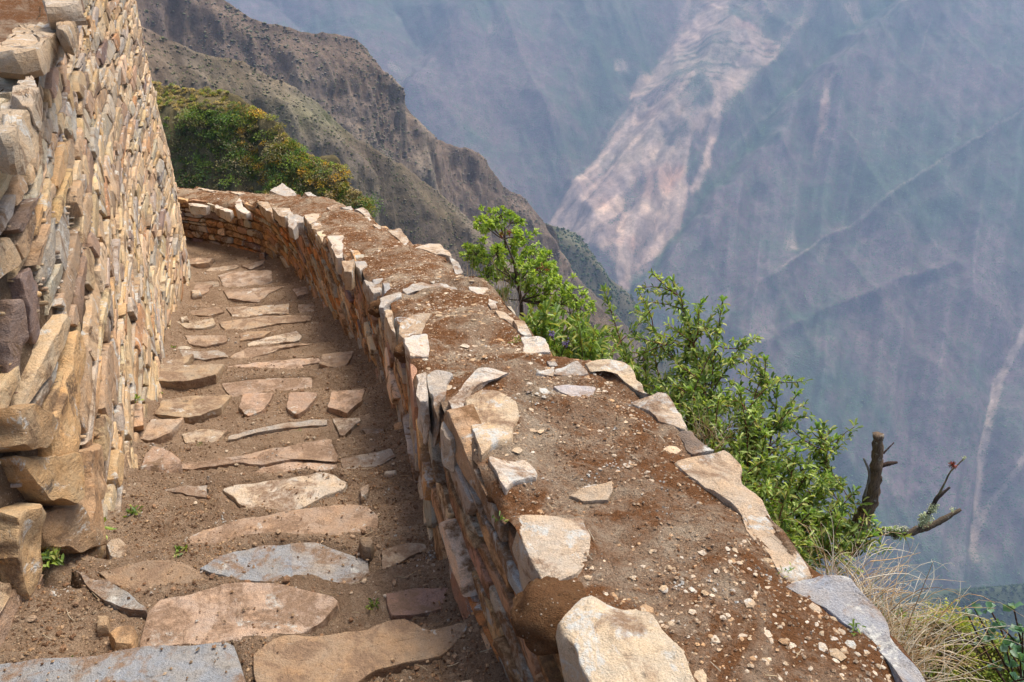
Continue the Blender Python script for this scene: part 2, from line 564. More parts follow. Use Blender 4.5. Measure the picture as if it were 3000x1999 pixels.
def inside_v(px, py, poly):
    ins = np.zeros(len(px), bool)
    j = len(poly) - 1
    for i in range(len(poly)):
        xi, yi = poly[i]
        xj, yj = poly[j]
        ins ^= ((yi > py) != (yj > py)) & (px < (xj - xi) * (py - yi) / ((yj - yi) or 1e-9) + xi)
        j = i
    return ins


def seg_dist(px, py, poly):
    best = np.full(len(px), 1e9)
    for a, b in zip(poly, list(poly[1:]) + [poly[0]]):
        ax, ay, bx, by = a[0], a[1], b[0] - a[0], b[1] - a[1]
        t = np.clip(((px - ax) * bx + (py - ay) * by) / (bx * bx + by * by + 1e-12), 0, 1)
        best = np.minimum(best, np.hypot(px - ax - bx * t, py - ay - by * t))
    return best


def ground_poly(poly, org, sc, zfun, lift):
    px = [org[0] + x / sc for x, y in poly]
    py = [org[1] + y / sc for x, y in poly]
    c = hit(np.mean(px), np.mean(py), zfun)
    z0 = float(np.atleast_1d(zfun(c[0], c[1]))[0])
    W = []
    for a, b in zip(px, py):
        rx, rz = ray(a, b)
        Y = (z0 + lift) / rz
        W.append((rx * Y, Y))
    return np.array(W), z0


SLABW = [ground_poly(p, o, 2.24, stepz, l * .5) + (l,) for p, o, l, t_ in slabs]


def floorz(x, Y):
    x = np.atleast_1d(np.asarray(x, float))
    Y = np.atleast_1d(np.asarray(Y, float))
    z = stepz(x, Y)
    P = np.stack([x, Y, z * 0], -1)
    z = z + fbm(P * 3, 3, 21) * .022 + fbm(P * 14, 3, 22) * .010
    dl = x - xl_of(Y)
    dr = xr_of(Y) - x
    for W, z0, l in reversed(SLABW):
        if z0 < -50:
            continue
        m = (x > W[:, 0].min() - .1) & (x < W[:, 0].max() + .1) & (Y > W[:, 1].min() - .1) & (Y < W[:, 1].max() + .1)
        if not m.any():
            continue
        xm, ym = x[m], Y[m]
        ins = inside_v(xm, ym, W)
        d = seg_dist(xm, ym, W)
        k = np.where(ins, 1.0, np.clip(1 - d / .035, 0, 1) ** 1.5)
        zz = z0 + np.where(ins, -.02, -.001) + fbm(np.stack([xm * 5, ym * 5, 0 * xm], -1), 3, 23) * .012
        z[m] = z[m] * (1 - k) + zz * k
    z = z + .07 * np.exp(-np.clip(dl, 0, 9) / .13) + .05 * np.exp(-np.clip(dr, 0, 9) / .10)
    return z


# ------------------------------------------------------------------ path
nq, nu = 980, 130
qq = np.linspace(-1.0, 14.2, nq)
U = np.linspace(-.12, 1.12, nu)
X = xl_of(qq)[:, None] * (1 - U) + xr_of(qq)[:, None] * U
YY = np.tile(qq[:, None], (1, nu))
V = np.stack([X.ravel(), YY.ravel(), floorz(X.ravel(), YY.ravel())], -1)
P3 = V * np.array([1, 1, 1])
V[:, 2] += fbm(P3 * 45, 2, 31) * .005
mb = MB()
mb.add(V, grid_faces(nq, nu)[:, ::-1], (.3, .2, .1))
path = mb.build('path', M_SOIL)
tag(path, 'brown earth steps descending between the two stone walls', None, None, 'structure')


# ------------------------------------------------------------------ stones
def resample(P, n):
    P = np.asarray(P, float)
    Q = np.vstack([P, P[:1]])
    d = np.concatenate([[0], np.cumsum(np.linalg.norm(np.diff(Q, axis=0), axis=1))])
    t = np.linspace(0, d[-1], n, endpoint=False)
    return np.stack([np.interp(t, d, Q[:, 0]), np.interp(t, d, Q[:, 1])], -1)


def area2(P):
    x, y = P[:, 0], P[:, 1]
    return .5 * np.sum(x * np.roll(y, -1) - np.roll(x, -1) * y)


def stone(mb, outline, mapf, h, depth, tint, n=18, prof=None, rough=.004, jag=.03, freq=22, tilt=(0, 0)):
    P = np.asarray(outline, float)
    if area2(P) < 0:
        P = P[::-1]
    P = resample(P, n)
    c = P.mean(0)
    sz = math.sqrt(abs(area2(P)) + 1e-9)
    sd = random.random() * 50
    jn = fbm(np.stack([P[:, 0] * 9 / max(sz, .05) * .3 + sd, P[:, 1] * 9 / max(sz, .05) * .3, np.full(n, sd)], -1), 3, 3)
    P = P + (P - c) / (np.linalg.norm(P - c, axis=1)[:, None] + 1e-9) * (jn * jag * sz)[:, None]
    prof = prof or [(1.0, -1.0), (1.01, -.2), (1.0, .5), (.95, .93), (.86, 1.0), (.55, 1.0), (.25, 1.0)]
    rings = []
    for sc, hh in prof:
        R = c + (P - c) * sc
        hz = hh * h if hh > 0 else hh * depth
        hv = np.full(n, float(hz)) + ((R - c) @ np.array(tilt)) * (1 if hh > 0 else 0)
        rings.append(np.concatenate([R, hv[:, None]], 1))
    A = np.vstack(rings + [np.array([[c[0], c[1], h * 1.03]])])
    W = mapf(A[:, 0], A[:, 1], A[:, 2])
    N3 = np.stack([fbm(W * freq + k * 31, 2, 40 + k) for k in range(3)], -1)
    W = W + N3 * rough
    m = len(prof)
    F = grid_faces(m, n, True)
    base = mb.n
    mb.add(W, F, tint)
    k = np.arange(n)
    mb.more(np.stack([base + (m - 1) * n + k, base + (m - 1) * n + (k + 1) % n, np.full(n, base + m * n)], -1))


PAL = [((.54, .43, .29), 7), ((.47, .37, .25), 6), ((.50, .36, .21), 3), ((.44, .39, .32), 5), ((.37, .35, .32), 3), ((.42, .31, .22), 3), ((.30, .23, .17), 2),
       ((.22, .17, .15), .5), ((.58, .47, .33), 2), ((.42, .25, .14), .6)]
PALP = [((.36, .25, .15), 5), ((.33, .19, .09), 4), ((.35, .16, .06), 2), ((.30, .28, .24), 4), ((.26, .27, .28), 1), ((.30, .19, .13), 3), ((.17, .13, .13), 1),
        ((.48, .40, .30), 2)]
PALP = [(tuple(min(.7, c * 1.5) for c in p), w_) for p, w_ in PALP]
PALC = [((.62, .54, .43), 4), ((.55, .48, .38), 4), ((.52, .42, .29), 3), ((.46, .44, .41), 2), ((.58, .45, .30), 2)]


def pick(pal, f=.14):
    w = [p[1] for p in pal]
    c = np.array(random.choices([p[0] for p in pal], w)[0])
    return tuple(np.clip(c * (1 + random.uniform(-f, f)) * (1 + np.array([random.uniform(-.04, .04) for _ in range(3)])), .01, .85))


def inside(p, poly):
    x, y = p
    r = False
    j = len(poly) - 1
    for i in range(len(poly)):
        if (poly[i][1] > y) != (poly[j][1] > y) and x < (poly[j][0] - poly[i][0]) * (y - poly[i][1]) / (poly[j][1] - poly[i][1]) + poly[i][0]:
            r = not r
        j = i
    return r


def rubble(mb, s0, s1, z0f, z1f, zmin, zmax, mapf, pal, hr=(.05, .13), lr=(.14, .55), prot=(.0, .03), skip=(), gap=.007, dip=0.0, wav=.03, slant=.5, wf=1.9):
    """tightly laid uneven beds of flat slabs sharing wavy bed joints and slanted end joints"""
    cnt = 0
    sd0 = random.random() * 90

    def bed(i, zi, s):
        s = np.atleast_1d(np.asarray(s, float))
        return zi + dip * s + wav * fbm(np.stack([s * wf, np.full(len(s), i * 3.7 + sd0), 0 * s], -1), 3, 9) * 1.6

    z, i = zmin - dip * s1, 0
    while z < zmax:
        h_ = random.uniform(*hr) * (1.35 if random.random() < .15 else 1)
        s = s0 - random.uniform(0, .3)
        d0 = random.uniform(-slant, slant) * h_
        while s < s1:
            ln = random.uniform(*lr) * (1.0 if random.random() > .3 else .5)
            d1 = random.uniform(-slant, slant) * h_
            cs = s + ln / 2
            zc = float(bed(i, z, cs)[0]) + h_ / 2
            zl, zh = z0f(cs), z1f(cs)
            if zl - .12 < zc < zh and not any(inside((cs + f * ln, zc), k) for k in skip for f in (-.35, 0, .35)):
                tops_ = [(0.0, 1.0)]
                if random.random() < .22 and h_ > .075:
                    f = random.uniform(.35, .65)
                    tops_ = [(0, f), (f, 1.0)]
                for lo, hi_ in tops_:
                    m = 5
                    t = np.linspace(0, 1, m)
                    tl = s + t * ln
                    B = bed(i, z, tl)
                    T = bed(i + 1, z + h_, tl)
                    Hh = np.maximum(T - B, .014)
                    zb_ = B + Hh * lo + gap * .5 + np.abs(RNG.normal(0, .05, m)) * Hh * (hi_ - lo)
                    zt_ = B + Hh * hi_ - gap * .5 - np.abs(RNG.normal(0, .07, m)) * Hh * (hi_ - lo)
                    zt_ = np.maximum(zt_, zb_ + .008)
                    xb = tl - (d0 * (1 - t) + d1 * t) * 1.0
                    xt = tl + (d0 * (1 - t) + d1 * t) * 1.0
                    sh = gap * .8
                    sc_ = (ln - 2 * sh) / ln
                    xb = cs + (xb - cs) * sc_
                    xt = cs + (xt - cs) * sc_
                    zt_[0] -= random.uniform(0, .3) * Hh[0] * (hi_ - lo)
                    zt_[-1] -= random.uniform(0, .3) * Hh[-1] * (hi_ - lo)
                    zb_[-1] += random.uniform(0, .2) * Hh[-1] * (hi_ - lo)
                    Q = np.concatenate([np.stack([xb, zb_], -1), np.stack([xt, zt_], -1)[::-1]])
                    pr = random.uniform(*prot) * (1.8 if random.random() < .08 else 1)
                    stone(mb, Q, mapf, pr, .05, pick(pal), n=20, rough=.0075, jag=.05, freq=15,
                          tilt=(random.gauss(0, .02), random.gauss(0, .09)),
                          prof=[(1.0, -1.0), (1.0, -.1), (1.0, .45), (.975, .9), (.93, 1.0), (.6, 1.02), (.25, 1.0)])
                    cnt += 1
            s += ln
            d0 = d1
        z += h_
        i += 1
    return cnt


# ------------------------------------------------------------------ left retaining wall
CRY = [-2, 1.5, 2.9, 3.8, 4.77, 5.65, 7, 9, 12, 17]
CRZ = [-.80, -.70, -.58, -.50, -.40, -.26, .05, .45, .75, .9]


def crest(Y):
    return np.interp(Y, CRY, CRZ)


def lmap(s, z, h):
    p = LW.at(s)
    nx, ny = LW.right(s)
    fz = fsm(p[:, 0], p[:, 1])
    lean = -.02 * (z - fz) + .05 * fbm(np.stack([s * .5, z * .7, 0 * s], -1), 2, 77)
    h = h + lean
    return np.stack([p[:, 0] + nx * h, p[:, 1] + ny * h, z], -1)


def lproj(px, py):                              # pixel -> (s, z) on the wall face
    rx, rz = ray(px, py)
    Y = np.linspace(1.0, 14, 2600)
    x = rx * Y
    i = np.argmax(x < xl_of(Y))
    return float(LW.near(x[i], Y[i])[0]), float(rz * Y[i])


wall_root = thing('retaining_wall', (-2.0, 4.0, -3.0), 'tall sunlit dry stone retaining wall of flat tan slabs left of the steps', 'stone wall')
sA, sB = 0.0, LW.L
ns, nz = 620, 130
ss = np.linspace(sA, sB, ns)
pl = LW.at(ss)
zb = fsm(pl[:, 0], pl[:, 1]) - .35
zt = crest(pl[:, 1])
S2 = np.repeat(ss, nz)
T2 = np.tile(np.linspace(0, 1, nz), ns)
Z2 = np.repeat(zb, nz) * (1 - T2) + np.repeat(zt, nz) * T2
H2 = fbm(np.stack([S2 * 7, Z2 * 9, 0 * S2], -1), 4, 50) * .022 - .022
mb = MB()
mb.add(lmap(S2, Z2, H2), grid_faces(ns, nz), (.3, .2, .1))
mb.build('mortar', M_MORTAR, wall_root)

# boulders sticking out at the near end (traced outlines, photo zoom units -> wall face)
heroL = [
    ([(340, 1180), (430, 950), (440, 740), (480, 720), (545, 760), (550, 900), (520, 1200), (500, 1400), (460, 1568), (300, 1568), (300, 1400)], (0, 650), .05, (.58, .38, .17)),
    ([(0, 1230), (110, 1200), (190, 1230), (265, 1330), (230, 1460), (100, 1500), (0, 1480)], (0, 650), .12, (.42, .29, .15)),
    ([(60, 90), (200, 85), (290, 100), (420, 60), (400, 330), (330, 420), (220, 390), (150, 280)], (0, 1299), .10, (.45, .31, .15)),
    ([(20, 440), (150, 400), (200, 450), (215, 700), (180, 900), (100, 1120), (50, 950), (0, 800), (0, 520)], (0, 1299), .07, (.50, .36, .19)),
    ([(215, 480), (420, 380), (480, 560), (520, 700), (400, 740), (250, 700)], (0, 1299), .08, (.36, .25, .14)),
    ([(500, 60), (620, 0), (620, 250), (560, 440), (525, 700), (470, 640), (440, 500), (500, 300)], (0, 1299), .08, (.46, .30, .16)),
    ([(120, 370), (200, 300), (300, 440), (320, 560), (280, 780), (210, 740), (150, 560)], (0, 650), .02, (.27, .20, .18)),
    ([(60, 520), (110, 520), (200, 780), (205, 960), (150, 1110), (100, 1000), (60, 800)], (0, 650), .02, (.30, .225, .19)),
]
skipL = []
hl = []
for poly, o, pr, tc in heroL:
    w = [lproj(o[0] + x / 2.24, o[1] + y / 2.24) for x, y in poly]
    skipL.append(w)
    hl.append((w, pr, tc))
mb = MB()
n1 = rubble(mb, sA + .9, sB, lambda s: float(fsm(*LW.at(s)[:2])), lambda s: float(crest(LW.at(s)[1])) - .02, -4.7, .9, lmap, PAL,
            hr=(.055, .15), lr=(.22, .80), prot=(.006, .032), skip=skipL, dip=.13, wav=.045, gap=.016)
mb.build('wall_face', M_WALL, wall_root, sharp=38)
for w, pr, tc in hl:
    m2 = MB()
    tc = tuple(v_ * .8 + .2 * sum(tc) / 3 for v_ in tc)
    stone(m2, w, lmap, pr * .8, .10, tc, n=60, rough=.026, jag=.06, freq=9, tilt=(random.gauss(0, .08), random.gauss(0, .12)), prof=[(.8, -1), (1.0, -.3), (1.0, .6), (.975, .90), (.93, 1.0), (.8, 1.0), (.55, 1.02), (.28, 1.0)])
    m2.build('protruding_stone', M_WALL, wall_root, sharp=34)
# chinking: little stones pressed into the earth between the slabs
mb = MB()
for i in range(1500):
    s = random.uniform(1.2, sB - 1)
    p = LW.at(s)
    lo, hi_ = float(fsm(p[0], p[1])), float(crest(p[1]))
    z = random.uniform(lo, hi_)
    r = random.uniform(.004, .012)
    th = np.linspace(0, 2 * PI, 6, endpoint=False)
    Q = np.stack([s + r * 1.5 * np.cos(th) * random.uniform(.7, 1.3), z + r * np.sin(th)], -1)
    stone(mb, Q, lmap, r * .9 + .008, .02, pick(PAL, .25), n=6, prof=[(1, -1), (1, .3), (.7, 1)], rough=.003, jag=.2)
tag(mb.build('chinking', M_WALL, wall_root), kind='stuff')


# wall crest: earth and moss with big rough stones along the edge
def terr(x, Y):
    x = np.atleast_1d(np.asarray(x, float))
    Y = np.atleast_1d(np.asarray(Y, float))
    d = np.clip(xl_of(Y) - x, 0, 9)
    P = np.stack([x, Y, 0 * x], -1)
    return crest(Y) - .05 * np.exp(-d / .08) + fbm(P * 2.5, 4, 61) * .07 + fbm(P * 20, 3, 62) * .015 + .05 * np.clip(d, 0, 1)


na, nb = 320, 90
yy = np.linspace(-1, 15.5, na)
dd = np.concatenate([np.linspace(-.02, 1.6, 70), np.linspace(1.7, 6, 20)])
X = xl_of(yy)[:, None] - dd[None, :]
Yg = np.tile(yy[:, None], (1, nb))
V = np.stack([X.ravel(), Yg.ravel(), terr(X.ravel(), Yg.ravel())], -1)
mb = MB()
mb.add(V, grid_faces(na, nb), (.3, .2, .1))
mb.build('mossy_crest', M_TOP, wall_root)


def flatmap(z0, gx=0.0, gy=0.0, c=(0, 0)):
    return lambda x, y, h: np.stack([x, y, z0 + h + gx * (x - c[0]) + gy * (y - c[1])], -1)


def traced(poly, org, sc, zfun, lift, drop, tint, name, mat, parent, n=46, rough=.012, jag=.035, tilt=(0, 0), prof=None, gy=None):
    px = [org[0] + x / sc for x, y in poly]
    py = [org[1] + y / sc for x, y in poly]
    c = hit(np.mean(px), np.mean(py), zfun)
    z0 = float(np.atleast_1d(zfun(c[0], c[1]))[0])
    if gy is None:
        gy = 0.0
    W = []
    for a, b in zip(px, py):
        rx, rz = ray(a, b)
        # plane z = z0+lift + gy*(Y-c1)
        Y = (z0 + lift - gy * c[1]) / (rz - gy)
        W.append((rx * Y, Y))
    W = np.array(W)
    d = W - c[:2]
    W = c[:2] + d * np.clip(1.2 / (np.linalg.norm(d, axis=1)[:, None] + 1e-6), 0, 1)
    g_ = sum(tint) / 3
    k_ = .30 if name == 'step_slab' else .18
    tint = tuple((v_ * (1 - k_) + g_ * k_) * (.97 if name == 'step_slab' else 1.0) for v_ in tint)
    m = MB()
    stone(m, W, flatmap(z0, 0, gy, (c[0], c[1])), lift, drop, tint, n=n, rough=rough, jag=jag, freq=11, tilt=tilt,
          prof=prof or [(.93, -1.0), (1.0, -.5), (1.01, .1), (1.0, .75), (.985, .95), (.96, 1.0), (.86, 1.0), (.7, 1.0), (.45, 1.0), (.2, 1.0)])
    o = m.build(name, mat, parent, sharp=32)
    return o, c


for poly, tc in [
    ([(0, 300), (110, 200), (140, 110), (340, 110), (370, 190), (350, 240), (270, 380), (150, 390), (30, 340), (-60, 340)], (.48, .38, .26)),
    ([(90, 590), (180, 500), (220, 540), (225, 600), (170, 680), (60, 640)], (.46, .38, .28)),
    ([(0, 700), (90, 650), (170, 690), (170, 760), (100, 880), (40, 900), (-60, 880)], (.47, .39, .28)),
    ([(290, 0), (500, -40), (520, 20), (430, 80), (300, 30)], (.48, .41, .32)),
    ([(380, 110), (430, 100), (480, 150), (430, 230), (380, 190)], (.42, .33, .22))]:
    traced(poly, (0, 0), 2.24, lambda x, y: crest(y), .05, .07, tc, 'coping_stone', M_WALL, wall_root, rough=.03, jag=.07)

# ------------------------------------------------------------------ parapet wall
TOPY = [(-2, -1.40), (2.72, -1.50), (2.95, -1.80), (5.2, -2.12), (5.42, -2.34), (7.1, -2.58), (7.3, -2.72), (8.5, -2.88), (8.7, -2.98), (9.9, -3.08),
        (10.1, -3.15), (11.2, -3.30), (11.4, -3.42), (12.0, -3.52), (12.4, -3.60), (12.8, -3.66), (13.6, -3.66)]
iY = [RIN.s[np.argmin(abs(RIN.P[:, 1] - y))] for y, z in TOPY]
iZ = [z for y, z in TOPY]
WIN = [-2, 1, 3, 6, 8.5, 11, 13.6]
WID = [.70, .72, .72, .78, .80, .80, .70]


def topz(s):
    return np.interp(s, iY, iZ)


def width(s):
    y = np.interp(s, RIN.s, RIN.P[:, 1])
    return np.interp(y, WIN, WID)


DROPS = [np.interp(y, [t[0] for t in TOPY], iY) for y in (2.84, 5.3, 7.2, 8.6, 10.0, 11.3)]


def topsurf(s, w):                               # w 0 at the inner edge, 1 at the outer
    P = np.stack([s, w * .75, 0 * s], -1)
    z = topz(s + .10 * vn(P * 2.2, 8) + .16 * (w - .5) * 0)
    z = z + .05 * (1 - (2 * w - 1) ** 2) - .022
    z = z - .05 * np.exp(-np.clip(w, 0, 1) / .04) - .05 * np.exp(-np.clip(1 - w, 0, 1) / .04)
    z = z + fbm(P * 3.0, 4, 70) * .045 + fbm(P * 17, 3, 71) * .020 + ridged(P * 42, 2, 72) * .006
    # mossy cushions bulging before each drop
    for d in DROPS[1:]:
        z = z + .065 * np.exp(-((s - d + .30) / .24) ** 2) * (1 - (2 * w - 1) ** 2)
    return z


def topxy(s, w):
    p = RIN.at(s)
    nx, ny = RIN.right(s)
    W = width(s)
    return p[:, 0] + nx * (W * w - .01), p[:, 1] + ny * (W * w - .01)


def tops_fn(x, Y):
    x = np.atleast_1d(np.asarray(x, float))
    Y = np.atleast_1d(np.asarray(Y, float))
    s = RIN.near(x, Y)
    p = RIN.at(s)
    nx, ny = RIN.right(s)
    w = ((x - p[:, 0]) * nx + (Y - p[:, 1]) * ny) / width(s)
    z = topz(s)
    return np.where((w > -.25) & (w < 1.25), z, -50.0)


Z5 = (700, 700)
Z6 = (500, 400)
Z7 = (1400, 1299)
Z8 = (2000, 1299)
B1 = (1300, 580)
B2 = (1700, 800)
WHT, CRM, TAN, GRY, BLU, YEL, OCH = (.56, .51, .44), (.50, .42, .32), (.44, .34, .23), (.40, .38, .35), (.31, .335, .38), (.56, .48, .35), (.44, .31, .18)
cop = [
    # poly, origin, scale, lift, drop, tint, tilt
    ([(540, 1160), (600, 1100), (720, 1035), (1030, 1035), (1100, 1090), (1190, 1190), (1320, 1400), (1420, 1568), (1480, 1680), (800, 1690), (720, 1568), (640, 1350), (560, 1250)], Z7, 2.24, .085, .28, YEL),
    ([(225, 465), (500, 470), (690, 480), (740, 600), (750, 760), (660, 870), (430, 930), (340, 740), (270, 620)], Z7, 2.24, .05, .26, CRM),
    ([(70, 80), (320, 95), (370, 160), (395, 230), (240, 250), (170, 310), (130, 210)], Z7, 2.24, .07, .24, WHT),
    ([(1500, 1040), (1600, 1000), (1700, 990), (1840, 1060), (1840, 1180), (1810, 1310), (1640, 1370), (1590, 1440), (1530, 1250), (1480, 1120)], Z5, 2.24, .10, .30, (.55, .43, .28)),
    ([(1170, 870), (1235, 865), (1240, 960), (1235, 1060), (1190, 1050)], Z5, 2.24, .06, .30, WHT),
    ([(1240, 900), (1290, 865), (1410, 895), (1370, 960), (1330, 1060), (1290, 1110), (1245, 1000)], Z5, 2.24, .05, .26, GRY),
    ([(1310, 1200), (1345, 1175), (1405, 1180), (1440, 1230), (1450, 1290), (1400, 1330), (1345, 1300), (1315, 1250)], Z5, 2.24, .05, .22, CRM),
    ([(1085, 660), (1150, 630), (1250, 640), (1255, 700), (1255, 770), (1120, 770)], Z5, 2.24, .07, .25, WHT),
    ([(1045, 550), (1110, 515), (1180, 490), (1265, 490), (1220, 560), (1200, 630), (1150, 625), (1080, 650), (1050, 620)], Z5, 2.24, .07, .25, TAN),
    ([(945, 455), (1000, 470), (1010, 560), (1030, 620), (1005, 600), (965, 520)], Z5, 2.24, .07, .25, CRM),
    ([(920, 385), (1060, 345), (1070, 380), (980, 420), (960, 450), (930, 450)], Z5, 2.24, .07, .25, GRY),
    ([(1065, 345), (1150, 305), (1270, 290), (1370, 285), (1430, 310), (1450, 345), (1350, 330), (1200, 330), (1100, 370)], Z5, 2.24, .08, .2, GRY),
    ([(815, 255), (860, 265), (940, 340), (930, 365), (880, 375), (840, 300)], Z5, 2.24, .08, .25, GRY),
    ([(670, 145), (760, 125), (755, 170), (735, 220), (690, 210)], Z5, 2.24, .08, .25, TAN),
    ([(760, 140), (820, 145), (845, 170), (800, 210), (770, 180)], Z5, 2.24, .06, .2, GRY),
    ([(600, 0), (680, 0), (680, 130), (640, 130), (610, 60)], Z5, 2.24, .08, .25, WHT),
    ([(1160, 60), (1240, 30), (1320, 28), (1380, 70), (1395, 110), (1340, 110), (1250, 85)], Z5, 2.24, .08, .2, CRM),
    ([(1390, 115), (1450, 170), (1465, 215), (1420, 235), (1395, 170)], Z5, 2.24, .06, .2, GRY),
    ([(1450, 250), (1520, 270), (1530, 300), (1460, 298)], Z5, 2.24, .05, .2, TAN),
    ([(1510, 315), (1635, 315), (1640, 345), (1590, 370), (1520, 345)], Z5, 2.24, .06, .2, WHT),
    ([(1640, 385), (1680, 400), (1710, 460), (1660, 465), (1630, 420)], Z5, 2.24, .05, .2, WHT),
    ([(1680, 470), (1740, 485), (1800, 520), (1830, 545), (1790, 555), (1700, 500)], Z5, 2.24, .05, .2, CRM),
    ([(1790, 545), (1870, 540), (1920, 630), (1870, 640), (1820, 600)], Z5, 2.24, .06, .2, CRM),
    ([(1850, 640), (1960, 645), (2010, 670), (2040, 745), (1860, 745), (1870, 690)], Z5, 2.24, .06, .2, WHT),
    ([(2010, 800), (2060, 795), (2095, 820), (2040, 830)], Z5, 2.24, .04, .15, GRY),
    ([(735, 1115), (870, 1075), (930, 1130), (940, 1150), (800, 1160), (740, 1150)], B1, 2.24, .05, .2, GRY),
    ([(600, 1140), (730, 1120), (735, 1165), (610, 1155)], B1, 2.24, .045, .2, CRM),
    ([(915, 1085), (1000, 1060), (1190, 1080), (1230, 1110), (1290, 1210), (1340, 1290), (1240, 1250), (1160, 1160), (1080, 1115), (960, 1140)], B1, 2.24, .055, .22, (.52, .43, .30)),
    ([(1240, 1340), (1400, 1285), (1450, 1285), (1530, 1360), (1600, 1480), (1590, 1510), (1420, 1470), (1350, 1390)], B1, 2.24, .06, .22, CRM),
    ([(590, 1030), (740, 1030), (800, 1100), (860, 1165), (740, 1185), (680, 1110)], B2, 2.24, .03, .2, (.20, .16, .13)),
    ([(715, 1245), (850, 1230), (1005, 1240), (960, 1290), (850, 1300), (760, 1275)], B1, 2.24, .035, .06, (.45, .42, .42)),
    ([(140, 1190), (200, 1130), (290, 1125), (430, 1150), (300, 1180), (250, 1230), (190, 1290), (150, 1400), (60, 1440), (45, 1340)], B1, 2.24, .075, .25, WHT),
    ([(495, 1450), (530, 1440), (505, 1568), (465, 1568)], B1, 2.24, .04, .1, GRY),
    ([(1275, 105), (1340, 80), (1500, 75), (1620, 45), (1700, 150), (1770, 270), (1850, 350), (1940, 470), (2040, 620), (2120, 740), (2190, 850), (2060, 890), (1980, 840), (1870, 660), (1750, 560), (1740, 450), (1560, 330), (1400, 230), (1300, 150)], Z7, 2.24, .05, .25, (.48, .38, .27)),
    ([(705, 915), (790, 880), (880, 855), (1100, 848), (1150, 920), (1260, 1060), (1400, 1270), (1600, 1568), (1700, 1750), (1480, 1720), (1400, 1568), (1330, 1420), (1180, 1260), (1040, 1150), (940, 1060), (880, 990), (760, 950)], Z8, 2.24, .05, .25, BLU),
    ([(610, 340), (660, 285), (780, 260), (900, 250), (890, 300), (860, 370), (700, 385)], Z7, 2.24, .02, .06, TAN),
    ([(805, 585), (925, 600), (940, 640), (960, 740), (900, 700), (840, 640)], Z6, 3.2, .09, .25, TAN),
    ([(950, 650), (1110, 680), (1145, 740), (1070, 760), (1000, 720)], Z6, 3.2, .09, .25, CRM),
    ([(1095, 755), (1150, 745), (1250, 760), (1245, 800), (1190, 810), (1150, 860), (1100, 830)], Z6, 3.2, .09, .25, GRY),
    ([(1255, 730), (1405, 710), (1370, 790), (1310, 830), (1275, 800)], Z6, 3.2, .09, .25, CRM),
    ([(1320, 820), (1400, 805), (1415, 845), (1360, 875), (1325, 860)], Z6, 3.2, .06, .2, TAN),
    ([(1470, 935), (1630, 935), (1610, 1000), (1600, 1130), (1560, 1160), (1530, 1050), (1480, 980)], Z6, 3.2, .09, .25, WHT),
    ([(605, 620), (650, 580), (670, 600), (680, 660), (755, 700), (700, 715), (620, 690)], Z6, 3.2, .09, .2, WHT),
    ([(410, 630), (430, 615), (450, 640), (580, 700), (560, 730), (490, 700), (410, 660)], Z6, 3.2, .09, .2, WHT),
    ([(165, 625), (300, 635), (370, 650), (330, 665), (180, 645)], Z6, 3.2, .09, .2, WHT),
    ([(930, 520), (1050, 450), (1130, 490), (1210, 545), (1080, 560)], Z6, 3.2, .12, .2, GRY),
    ([(1250, 530), (1310, 525), (1370, 570), (1420, 650), (1390, 660), (1340, 590)], Z6, 3.2, .09, .2, GRY),
    ([(1465, 670), (1550, 630), (1580, 670), (1500, 690)], Z6, 3.2, .09, .2, CRM),
    ([(1590, 670), (1690, 650), (1710, 690)], Z6, 3.2, .09, .2, GRY),
    ([(1720, 695), (1810, 675), (1860, 710), (1900, 790), (1850, 780), (1780, 710)], Z6, 3.2, .09, .2, WHT),
    ([(1900, 830), (1950, 830), (2000, 885), (1930, 870)], Z6, 3.2, .06, .2, CRM),
    ([(2040, 890), (2140, 865), (2200, 920), (2240, 980), (2200, 1020), (2120, 950)], Z6, 3.2, .08, .2, CRM),
    ([(545, 525), (620, 515), (700, 535), (640, 550)], Z6, 3.2, .08, .2, CRM),
    ([(240, 465), (440, 520), (380, 525), (250, 485)], Z6, 3.2, .07, .2, CRM),
]


def cop_lift(lift, drop):
    outer_ = lift <= .061 and drop <= .25
    return (lift * .25 + .004) if outer_ else (.042 if lift == .09 else lift * .6 + .008)


COPW = [ground_poly(p, o, sc_, tops_fn, cop_lift(l, d)) + (cop_lift(l, d),) for p, o, sc_, l, d, t_ in cop]


def carve_top(x, y, z):
    x, y, z = x.copy(), y.copy(), z.copy()
    for W, z0, l in reversed(COPW):
        m = (x > W[:, 0].min() - .12) & (x < W[:, 0].max() + .12) & (y > W[:, 1].min() - .12) & (y < W[:, 1].max() + .12)
        if not m.any():
            continue
        xm, ym = x[m], y[m]
        ins = inside_v(xm, ym, W)
        d = seg_dist(xm, ym, W)
        n = fbm(np.stack([xm * 9, ym * 9, 0 * xm], -1), 3, 24)
        k = np.where(ins, 1.0, np.clip(1 - d / .09, 0, 1) ** 1.6)
        zz = z0 + l + np.where(ins, np.where(d > .02, -.035, -.012), -.008) + n * .014
        z[m] = z[m] * (1 - k) + zz * k
    return z


par_root = thing('parapet_wall', (-.7, 4.0, -2.9), 'low wide stone parapet wall with mossy pebbled top curving along the right of the steps', 'stone wall')
ns, nw = 1300, 100
ss = np.linspace(0, RIN.L, ns)
S2 = np.repeat(ss, nw)
W2 = np.tile(np.linspace(0, 1, nw), ns)
x, y = topxy(S2, W2)
zt_ = carve_top(x, y, topsurf(S2, W2))
mb = MB()
mb.add(np.stack([x, y, zt_], -1), grid_faces(ns, nw)[:, ::-1], (.3, .2, .1))
mb.build('mossy_top', M_TOP, par_root)


